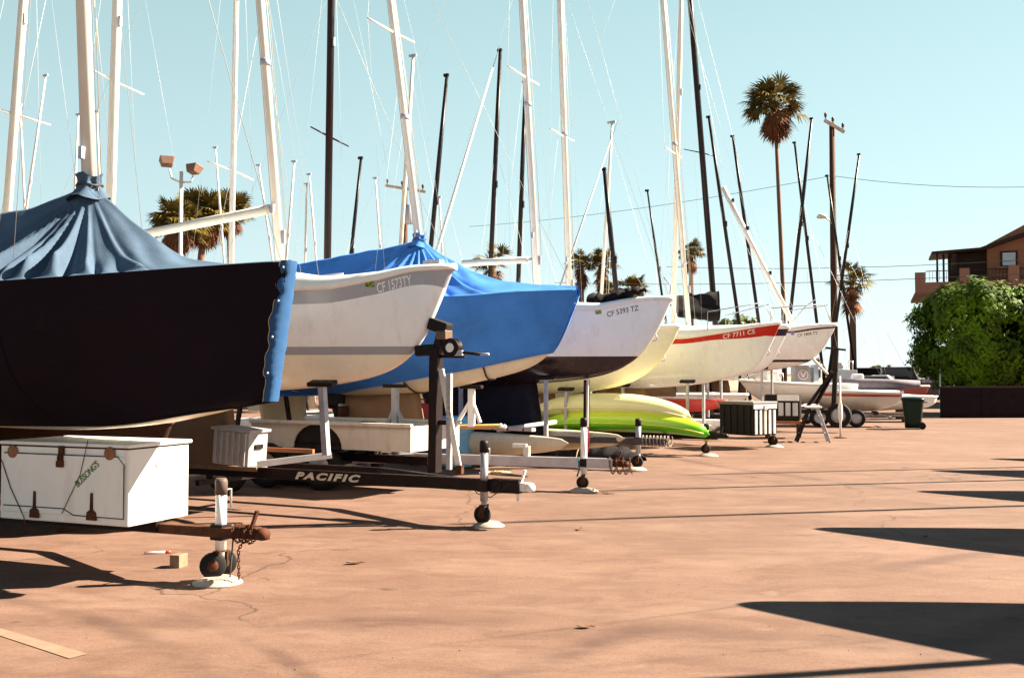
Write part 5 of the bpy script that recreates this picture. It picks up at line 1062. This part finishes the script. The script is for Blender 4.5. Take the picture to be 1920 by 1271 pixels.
# ------------------------------------------------------------------ the opposite row, out of frame on the right: it casts the pointed shadows
def opposite():
    fr = Frame((0, 0), 207)
    Ho = Hull(6.8, 2.4, [(0, 2.62), (-2.6, 2.5), (-6.8, 2.42)], [(0, 2.62), (-.3, 2.1), (-.7, 1.7), (-1.4, 1.45), (-3, 1.36)], ent=1.9)
    t, _ = boat('sailboat', 'unseen white sailboat on the other side of the aisle casting a pointed shadow', fr, Ho, white, whiter, lambda x: .08, (-4.1, -2.9, .5, 1.45), 'sailboats across the aisle')
    MB().tube([(-2.5, 0, 2.5), (-2.65, 0, 7.5), (-2.8, 0, 9.6)], [.055, .055, .04], 10).build('mast', mastw, t)
    for sg in (-1, 1): MB().tube([(-2.75, 0, 9.4), (-2.7, sg * 1.1, 2.5)], .004, 4).build('shroud', wire_m, t)
    MB().tube([(-2.7, 0, 9), (-.05, 0, 2.7)], .004, 4).build('forestay', wire_m, t)
    tr = trailer('boat trailer across the aisle beneath a white sailboat', fr, .1, .5, galv, axle=-4.2, vx=-1.6, group='trailers across the aisle', posts=[((-2.1, -.62, .5), (-2.1, -.62, Ho.zk(-2.1) + .06), 18), ((-2.1, .62, .5), (-2.1, .62, Ho.zk(-2.1) + .06), -18)])
    return t, tr
ot, otr = opposite(); Ls = 2.66 / math.tan(R(SUN_EL)); hz_ = Vector((math.cos(R(SUN_AZ)), math.sin(R(SUN_AZ)), 0))
for k, (px, py) in enumerate(((1400, 1132), (1538, 991), (1728, 921), (1752, 882), (1862, 860))):
    g_ = gnd(px, py) + hz_ * Ls
    for o in (ot, otr):
        c = o if k == 0 else copy_tree(o); c.location = (g_.x, g_.y, 0)
        if k == 1 and o is ot:            # this one lies with its mast down
            for ch in list(c.children):
                if ch.name.split('.')[0] in ('mast', 'shroud', 'forestay'): bpy.data.objects.remove(ch)

# ------------------------------------------------------------------ palms, trees, poles
bark = M('palm bark', (.13, .065, .035), .9, 0, .3, 14, bmp=.5, bsc=20)
frond_m = M('palm frond', (.10, .072, .012), .9, 0, .4, 3); dead_m = M('dead palm frond', (.15, .05, .013), .95, 0, .4, 4)
def fan(mb, o, d, up, Lp, Lb, q, n=13, droop=.35, spread=82):
    d = d.normalized(); s = d.cross(up)
    if s.length < .05: s = d.cross(Vector((1, 0, 0)))
    s.normalize(); u = s.cross(d); h = o + d * Lp - Vector((0, 0, .06 * Lp))
    mb.tube([o, o + d * Lp * .55 + u * .03, h], [.022, .016, .010], 4)
    for i in range(n):
        a = R(-spread + 2 * spread * i / (n - 1)) + q.uniform(-.05, .05); e = d * math.cos(a) + s * math.sin(a); L = Lb * (.72 + .28 * math.cos(a)) * q.uniform(.85, 1.08); w = Lb * .058
        pr = e.cross(u).normalized(); m1 = h + e * L * .55 - Vector((0, 0, droop * .12 * L)); t = h + e * L - Vector((0, 0, droop * L * .6))
        k = mb.add([h - pr * w * .25, h + pr * w * .25, m1 + pr * w, m1 - pr * w, t + pr * w * .12, t - pr * w * .12]); mb.face((k, k + 1, k + 2, k + 3)); mb.face((k + 3, k + 2, k + 4, k + 5))
def palm(label, crown, Y, rpx, tr=.16, n=46, skirt=.5, seed=1, base=None, lean=0., sparse=False):
    q = random.Random(seed); c = at(*crown, Y); r = rpx / F * Y; t = world_thing('palm_tree', label, 'palm tree', (c.x + lean, c.y), 0, 'fan palms beyond the yard'); fo = Frame((c.x + lean, c.y), 0)
    o = fo.l(c) - Vector((0, 0, r * .15)); pts = [Vector((0, 0, 0)), Vector((lean * -.1, 0, o.z * .35)), Vector((o.x * .6, 0, o.z * .7)), o]
    MB().tube(pts, [tr * 1.35, tr * 1.05, tr * .95, tr * .85], 12).build('trunk', bark, t)
    mb = MB()
    for i in range(n):
        el = math.asin(q.uniform(-.25, 1)); az = q.uniform(0, 2 * math.pi); d = Vector((math.cos(el) * math.cos(az), math.cos(el) * math.sin(az), math.sin(el)))
        L = r * q.uniform(.66, 1.18); fan(mb, o + Vector((q.uniform(-.1, .1), q.uniform(-.1, .1), q.uniform(-.15, .15))) * r, d, Vector((q.uniform(-.5, .5), q.uniform(-.5, .5), 1)), L * .55, L * .5, q, q.choice((9, 11, 13)), droop=.2 + .9 * q.random() * (1.1 - max(0, d.z)), spread=q.uniform(55, 88))
    mb.build('fronds', frond_m, t)
    if skirt:
        mb = MB()
        for i in range(int(n * .9)):
            el = R(q.uniform(-88, -35)); az = q.uniform(0, 2 * math.pi); d = Vector((math.cos(el) * math.cos(az), math.cos(el) * math.sin(az), math.sin(el)))
            oo = o + Vector((0, 0, -q.uniform(0, skirt * r))); L = r * q.uniform(.55, .95); fan(mb, oo, d, Vector((math.cos(az), math.sin(az), .2)), L * .42, L * .55, q, 9, .5, 60)
        mb.build('dead_fronds', dead_m, t)
    return t
palm('tall lone fan palm rising far above the right end of the row', (1453, 190), 62, 62, .13, 105, .3, 3, lean=.45)
palm('short fan palm with a thick brown skirt right of the utility pole', (1598, 520), 50, 46, .16, 40, .8, 5, sparse=True)
palm('left palm of the dense clump behind the double floodlight', (334, 412), 52, 56, .2, 170, .2, 7); palm('middle palm of the dense clump behind the double floodlight', (384, 398), 54, 58, .2, 170, .2, 8, lean=-.6); palm('right palm of the dense clump behind the slim white mast', (430, 392), 56, 46, .2, 130, .2, 9, lean=.3)
palm('open crowned fan palm behind the boom over the blue cover', (926, 490), 66, 44, .2, 30, .25, 11)
palm('left of two shaggy fan palms over the blue bow', (1090, 492), 70, 32, .2, 60, .9, 12); palm('right of two shaggy fan palms over the blue bow', (1128, 490), 70, 34, .2, 60, .7, 13, lean=-.3)
palm('slender fan palm between the masts over the red striped boat', (1296, 470), 66, 30, .17, 55, .6, 14)
palm('low bushy fan palm over the deck of CF 5393 TZ', (1186, 540), 60, 36, .25, 80, .3, 15); palm('low bushy fan palm close to the black leaning mast', (1140, 545), 62, 28, .25, 70, .3, 16)
leafm = M('leaf green', (.062, .115, .002), .75, 0, .75, .9); barkm = M('tree bark', (.10, .06, .04), .9, 0, .3, 10, bmp=.4)
def bush(name, label, cat, c, rad, ncl, nl, seed, trunk=True, size=.13, mat=leafm, group=None, sq=1.0):
    q = random.Random(seed); t = world_thing(name, label, cat, c, 0, group); fo = Frame((c[0], c[1]), 0); C = Vector((0, 0, c[2])); rx, ry, rz = rad; mb = MB()
    for i in range(ncl):
        v = Vector((q.gauss(0, 1), q.gauss(0, 1), q.gauss(0, 1))).normalized(); v = Vector((math.copysign(abs(v.x) ** sq, v.x), math.copysign(abs(v.y) ** sq, v.y), math.copysign(abs(v.z) ** sq, v.z)))
        k = q.uniform(.55, 1.0) ** .6; cc = C + Vector((v.x * rx, v.y * ry, v.z * rz)) * k; cr2 = q.uniform(.22, .42) * min(rx, rz) * .7
        for j in range(nl):
            w = Vector((q.gauss(0, 1), q.gauss(0, 1), q.gauss(0, 1))).normalized(); p = cc + w * cr2 * q.uniform(.3, 1) ** .5
            nrm = (w + v + Vector((q.uniform(-.7, .7), q.uniform(-.7, .7), q.uniform(-.4, .8)))).normalized(); a = nrm.cross(Vector((q.uniform(-1, 1), q.uniform(-1, 1), q.uniform(-1, 1)))).normalized(); b_ = nrm.cross(a); s = size * q.uniform(.6, 1.2)
            kk = mb.add([p - a * s, p + b_ * s * .42, p + a * s, p - b_ * s * .42]); mb.face((kk, kk + 1, kk + 2, kk + 3))
    mb.build('crown', mat, t)
    if trunk:
        MB().tube([(0, 0, 0), (.05, 0, c[2] * .5), (0, 0, c[2])], [.2, .16, .1], 10).build('trunk', barkm, t)
        for k in range(6):
            a = k * 1.05; MB().tube([(0, 0, c[2] * .45), (rx * .3 * math.cos(a), ry * .3 * math.sin(a), c[2] * .8), (rx * .7 * math.cos(a), ry * .7 * math.sin(a), c[2] * 1.1)], [.08, .06, .03], 6).build('limb', barkm, t)
    return t
cf = at(1862, 632, 39.5); bush('ficus_tree', 'large clipped rounded green tree behind the dark wall', 'tree', cf, (2.75, 2.3, 2.0), 480, 95, 21, True, .125, sq=.62)
cb = at(1392, 600, 60); bush('shrub', 'green shrub top showing over the deck of the red striped boat', 'shrub', (cb.x, cb.y, cb.z - 1.5), (1.6, 1.2, 2.0), 60, 60, 22, True, .14, M('bright leaf green', (.10, .13, .02), .5, 0, .4, 2))
cb = at(1660, 700, 75); bush('shrub', 'low shrub on the sand beyond the distant cars', 'shrub', (cb.x, cb.y, cb.z - .3), (1.7, 1, .9), 40, 50, 23, False, .15, M('dry green', (.11, .10, .03), .6, 0, .4, 2))
cb = at(1535, 702, 42); bush('shrub', 'yellow green shrub behind the bow of CF 1404 TY', 'shrub', (cb.x, cb.y, 1.2), (.45, .4, 1.0), 24, 50, 24, False, .1, M('yellow green', (.16, .14, .01), .5, 0, .3, 2))
def utility_pole(label, top, Y, tr, arm, zarm, seed, lamp=None, tank=None):
    p = at(*top, Y); t = world_thing('utility_pole', label, 'utility pole', p, 0, 'timber utility poles'); fo = Frame((p.x, p.y), 0)
    MB().tube([(.0, 0, 0), (.0, 0, p.z)], [tr, tr * .75], 12).build('pole', brownwood, t)
    a, b_ = fo.l(at(*arm[0], Y - .3)), fo.l(at(*arm[1], Y - .1)); ar = MB().beam(a, b_, .10, .13).build('crossarm', M('weathered crossarm', (.42, .30, .24), .8, 0, .15, 8), t)
    for k in (.05, .42, .93): c = a.lerp(b_, k); MB().lathe([(.02, .05), (.03, .18), (.07, .2), (.05, .26), (.07, .28), (.05, .36), (.02, .38)], c, 10).build('insulator', M('brown porcelain', (.07, .03, .02), .3), ar)
    if lamp:
        c = fo.l(at(*lamp, Y - .4)); MB().tube([(0, 0, c.z - .4), (c.x * .4, c.y * .4, c.z - .1), c], .03, 6).build('lamp_arm', galv, t)
        MB().lathe([(.02, -.06), (.2, -.05), (.24, .02), (.14, .12), (.04, .15)], c + Vector((-.1, 0, 0)), 14).build('lamp_head', M('pale lamp shade', (.6, .58, .5), .5), t)
    if tank:
        c = fo.l(at(*tank, Y - .35)); MB().lathe([(.22, -.5), (.24, -.48), (.24, .46), (.2, .5)], c, 18).build('transformer', galv, t)
    return t
utility_pole('tall dark utility pole with a tilted crossarm and a street lamp', (1560, 232), 45, .17, ((1546, 226), (1583, 248)), 0, 1, lamp=(1545, 407))
utility_pole('dark utility pole with a transformer behind the blue cover mast', (759, 350), 52, .19, ((722, 348), (798, 360)), 0, 2, tank=(767, 402))
# floodlights
p = at(340, 330, 34); t = world_thing('floodlight_pole', 'white pole with two brown floodlights before the palm clump', 'floodlight pole', p); fo = Frame((p.x, p.y), 0)
Lq = lambda x, y, d=0: fo.l(at(x, y, 34 + d))
MB().tube([(0, 0, 0), (0, 0, Lq(340, 322).z)], [.085, .06], 12).build('pole', mastw, t)
for pts, hd in (([(338, 342), (322, 335), (318, 318)], (313, 303)), ([(342, 342), (358, 342), (362, 330)], (364, 317))):
    MB().tube([Lq(*q) for q in pts], .035, 8).build('bracket_arm', mastw, t)
    c = Lq(*hd); X = RZ(25 if hd[0] < 340 else -30) @ RX(-18); l_ = MB(); hx, hy = .25, .2
    k = l_.add([c + X.to_3x3() @ Vector(v) for v in ((-hx, -hy, .12), (hx, -hy, .12), (hx, hy, .12), (-hx, hy, .12), (-hx * .7, -hy * .7, -.16), (hx * .7, -hy * .7, -.16), (hx * .7, hy * .7, -.16), (-hx * .7, hy * .7, -.16))])
    for f in ((0, 1, 2, 3), (7, 6, 5, 4), (0, 4, 5, 1), (1, 5, 6, 2), (2, 6, 7, 3), (3, 7, 4, 0)): l_.face([k + i for i in f])
    l_.build('lamp_housing', M('brown lamp housing', (.17, .09, .06), .5, .2, .15), t, None, .015)
# overhead lines
def cable(label, pts, Y0, Y1, r=.012, sag=.3):
    A, B = at(*pts[0], Y0), at(*pts[1], Y1); o = wire(None, 'power_line', A, B, r, wire_d, None, sag); tag(o, label, 'power line', 'power lines over the yard')
cable('thin power line falling from the utility pole to the left over the masts', ((1558, 330), (880, 425)), 45, 60); cable('power line running right from the utility pole over the house', ((1562, 330), (2050, 345)), 45, 40)
cable('upper of two level power lines crossing the house balcony', ((1250, 500), (2050, 478)), 56, 42, .014); cable('lower of two level power lines crossing the house balcony', ((1040, 530), (2050, 505)), 56, 42, .014)

# ------------------------------------------------------------------ wall and house
stucco = M('brown stucco', (.21, .085, .05), .9, 0, .1, 2, bmp=.3, bsc=40); dk_ = M('dark brown timber', (.028, .012, .009), .6, 0, .2, 5); pinkst = M('pinkish stucco', (.27, .12, .085), .9, 0, .1, 2, bmp=.3, bsc=40)
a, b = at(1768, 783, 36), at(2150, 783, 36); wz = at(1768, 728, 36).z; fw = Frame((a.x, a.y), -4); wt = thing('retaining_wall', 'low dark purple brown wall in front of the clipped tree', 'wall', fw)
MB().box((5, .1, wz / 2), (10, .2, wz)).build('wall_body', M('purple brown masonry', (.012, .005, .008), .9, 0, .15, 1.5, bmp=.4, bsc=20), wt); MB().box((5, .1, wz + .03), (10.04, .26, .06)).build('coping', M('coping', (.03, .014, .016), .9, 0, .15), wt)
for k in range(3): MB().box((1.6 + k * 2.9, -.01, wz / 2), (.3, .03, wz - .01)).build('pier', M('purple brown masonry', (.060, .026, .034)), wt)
g_ = gnd(1764, 777); o = world_thing('sign_post', 'thin white post standing at the left end of the dark wall', 'post', g_); hp_ = at(1764, 691, g_.y).z
MB().tube([(0, 0, 0), (0, 0, hp_)], .03, 10).build('shaft', whiter, o); MB().lathe([(.05, 0), (.05, .05), (.035, .06)], (0, 0, 0), 12).build('base_collar', galv, o); MB().lathe([(.034, 0), (.034, .05)], (0, 0, hp_ - .04), 10).build('cap', galv, o); MB().tube([(-.05, 0, hp_ * .5), (.05, 0, hp_ * .5)], .04, 8).build('clamp', galv, o)
YH = 50; hl = at(1715, 700, YH); fh_ = Frame((hl.x, hl.y), 20); hs = thing('house', 'brown stucco house with a roofed balcony behind the clipped tree', 'house', fh_)
A = lambda x, y, off=0: fh_.pl(x, y, off)
def hbox(x0, y0, x1, y1, d0, d1, name, mat, par=None, bevel=0):
    p, q, zt = A(x0, y1, d0), A(x1, y0, d0), A(x0, y0, d0).z; return MB().box(((p.x + q.x) / 2, (d0 + d1) / 2, (p.z + zt) / 2), (q.x - p.x, d1 - d0, zt - p.z)).build(name, mat, par or hs, None, bevel)
zb_ = A(1740, 553).z; xw = A(1862, 500, .9).x
MB().box((8.2, 4.2, zb_ / 2), (11.5, 6.0, zb_ - .01)).build('lower_wall', stucco, hs)
hbox(1715, 549, 2150, 554, 0, 6, 'balcony_floor', stucco)
hbox(1716, 530, 2150, 549, 0, .2, 'parapet', pinkst); hbox(1716, 511, 1735, 530, 0, .45, 'pillar', pinkst); hbox(1800, 503, 1818, 530, -.02, .45, 'pillar', pinkst); hbox(1891, 498, 1911, 530, -.02, .45, 'pillar', pinkst)
upz = A(1990, 425, .9).z; z1_ = A(1852, 462, .9).z; x1_ = A(1851, 462, .9).x; x2_ = A(2110, 462, .9).x; zfl = A(1850, 549, .9).z
MB().prism([(x1_, zfl), (x2_, zfl), (x2_, z1_ + .9), ((x1_ + x2_) / 2 + .5, z1_ + 2.0), (x1_, z1_ + .1)][::-1], Matrix.Translation((0, 1.0, 0)) @ XZ, 5).build('upper_wall', M('orange stucco', (.24, .095, .05), .9, 0, .1, 2, bmp=.3, bsc=40), hs)
r0, r1 = A(1838, 464, .6), A(1990, 412, .6)
m = MB(); m.prism([(r0.x, r0.z), (r0.x + .02, r0.z - .18), (r1.x, r1.z - .18), (r1.x, r1.z)], Matrix.Translation((0, .5, 0)) @ XZ, 6); m.prism([(r1.x, r1.z), (r1.x, r1.z - .18), (r1.x + 4.6, r0.z - .1), (r1.x + 4.6, r0.z + .08)], Matrix.Translation((0, .5, 0)) @ XZ, 6); m.build('roof', dk_, hs)
q0, q1 = A(1747, 472, .2), A(1842, 464, .2); m = MB(); m.prism([(q0.x, q0.z), (q0.x, q0.z - .12), (q1.x, q1.z - .12), (q1.x, q1.z)], Matrix.Translation((0, .1, 0)) @ XZ, 3.2); m.build('porch_roof', dk_, hs)
for x, w_ in ((1756, 3), (1768, 3), (1785, 8)): hbox(x, 476, x + w_, 532, .3 + .6 * (x > 1760) * (x < 1780), .42 + .6 * (x > 1760) * (x < 1780), 'porch_post', dk_)
hbox(1778, 474, 1850, 545, 1.4, 1.5, 'porch_wall', dk_)
rl = MB(); p, q = A(1736, 520, .1), A(2140, 520, .1)
for i in range(60): rl.box((p.x + (q.x - p.x) * i / 59, .1, p.z + .05), (.02, .02, .5))
rl.box(((p.x + q.x) / 2, .1, p.z + .3), (q.x - p.x, .04, .04)); rl.build('railing', dk_, hs)
wf = hbox(1876, 471, 1908, 501, .93, 1.02, 'window', dk_); w1 = hbox(1880, 474, 1904, 498, .90, .935, 'pane', M('bluish blind pane', (.30, .34, .42), .2, 0, .1), wf)
for i in range(5): hbox(1880, 476 + i * 4.4, 1904, 477.5 + i * 4.4, .885, .902, 'slat', M('pale blind slat', (.55, .55, .58), .6), wf)
hbox(1871, 500, 1912, 503, .8, 1.0, 'sill', pinkst, wf)
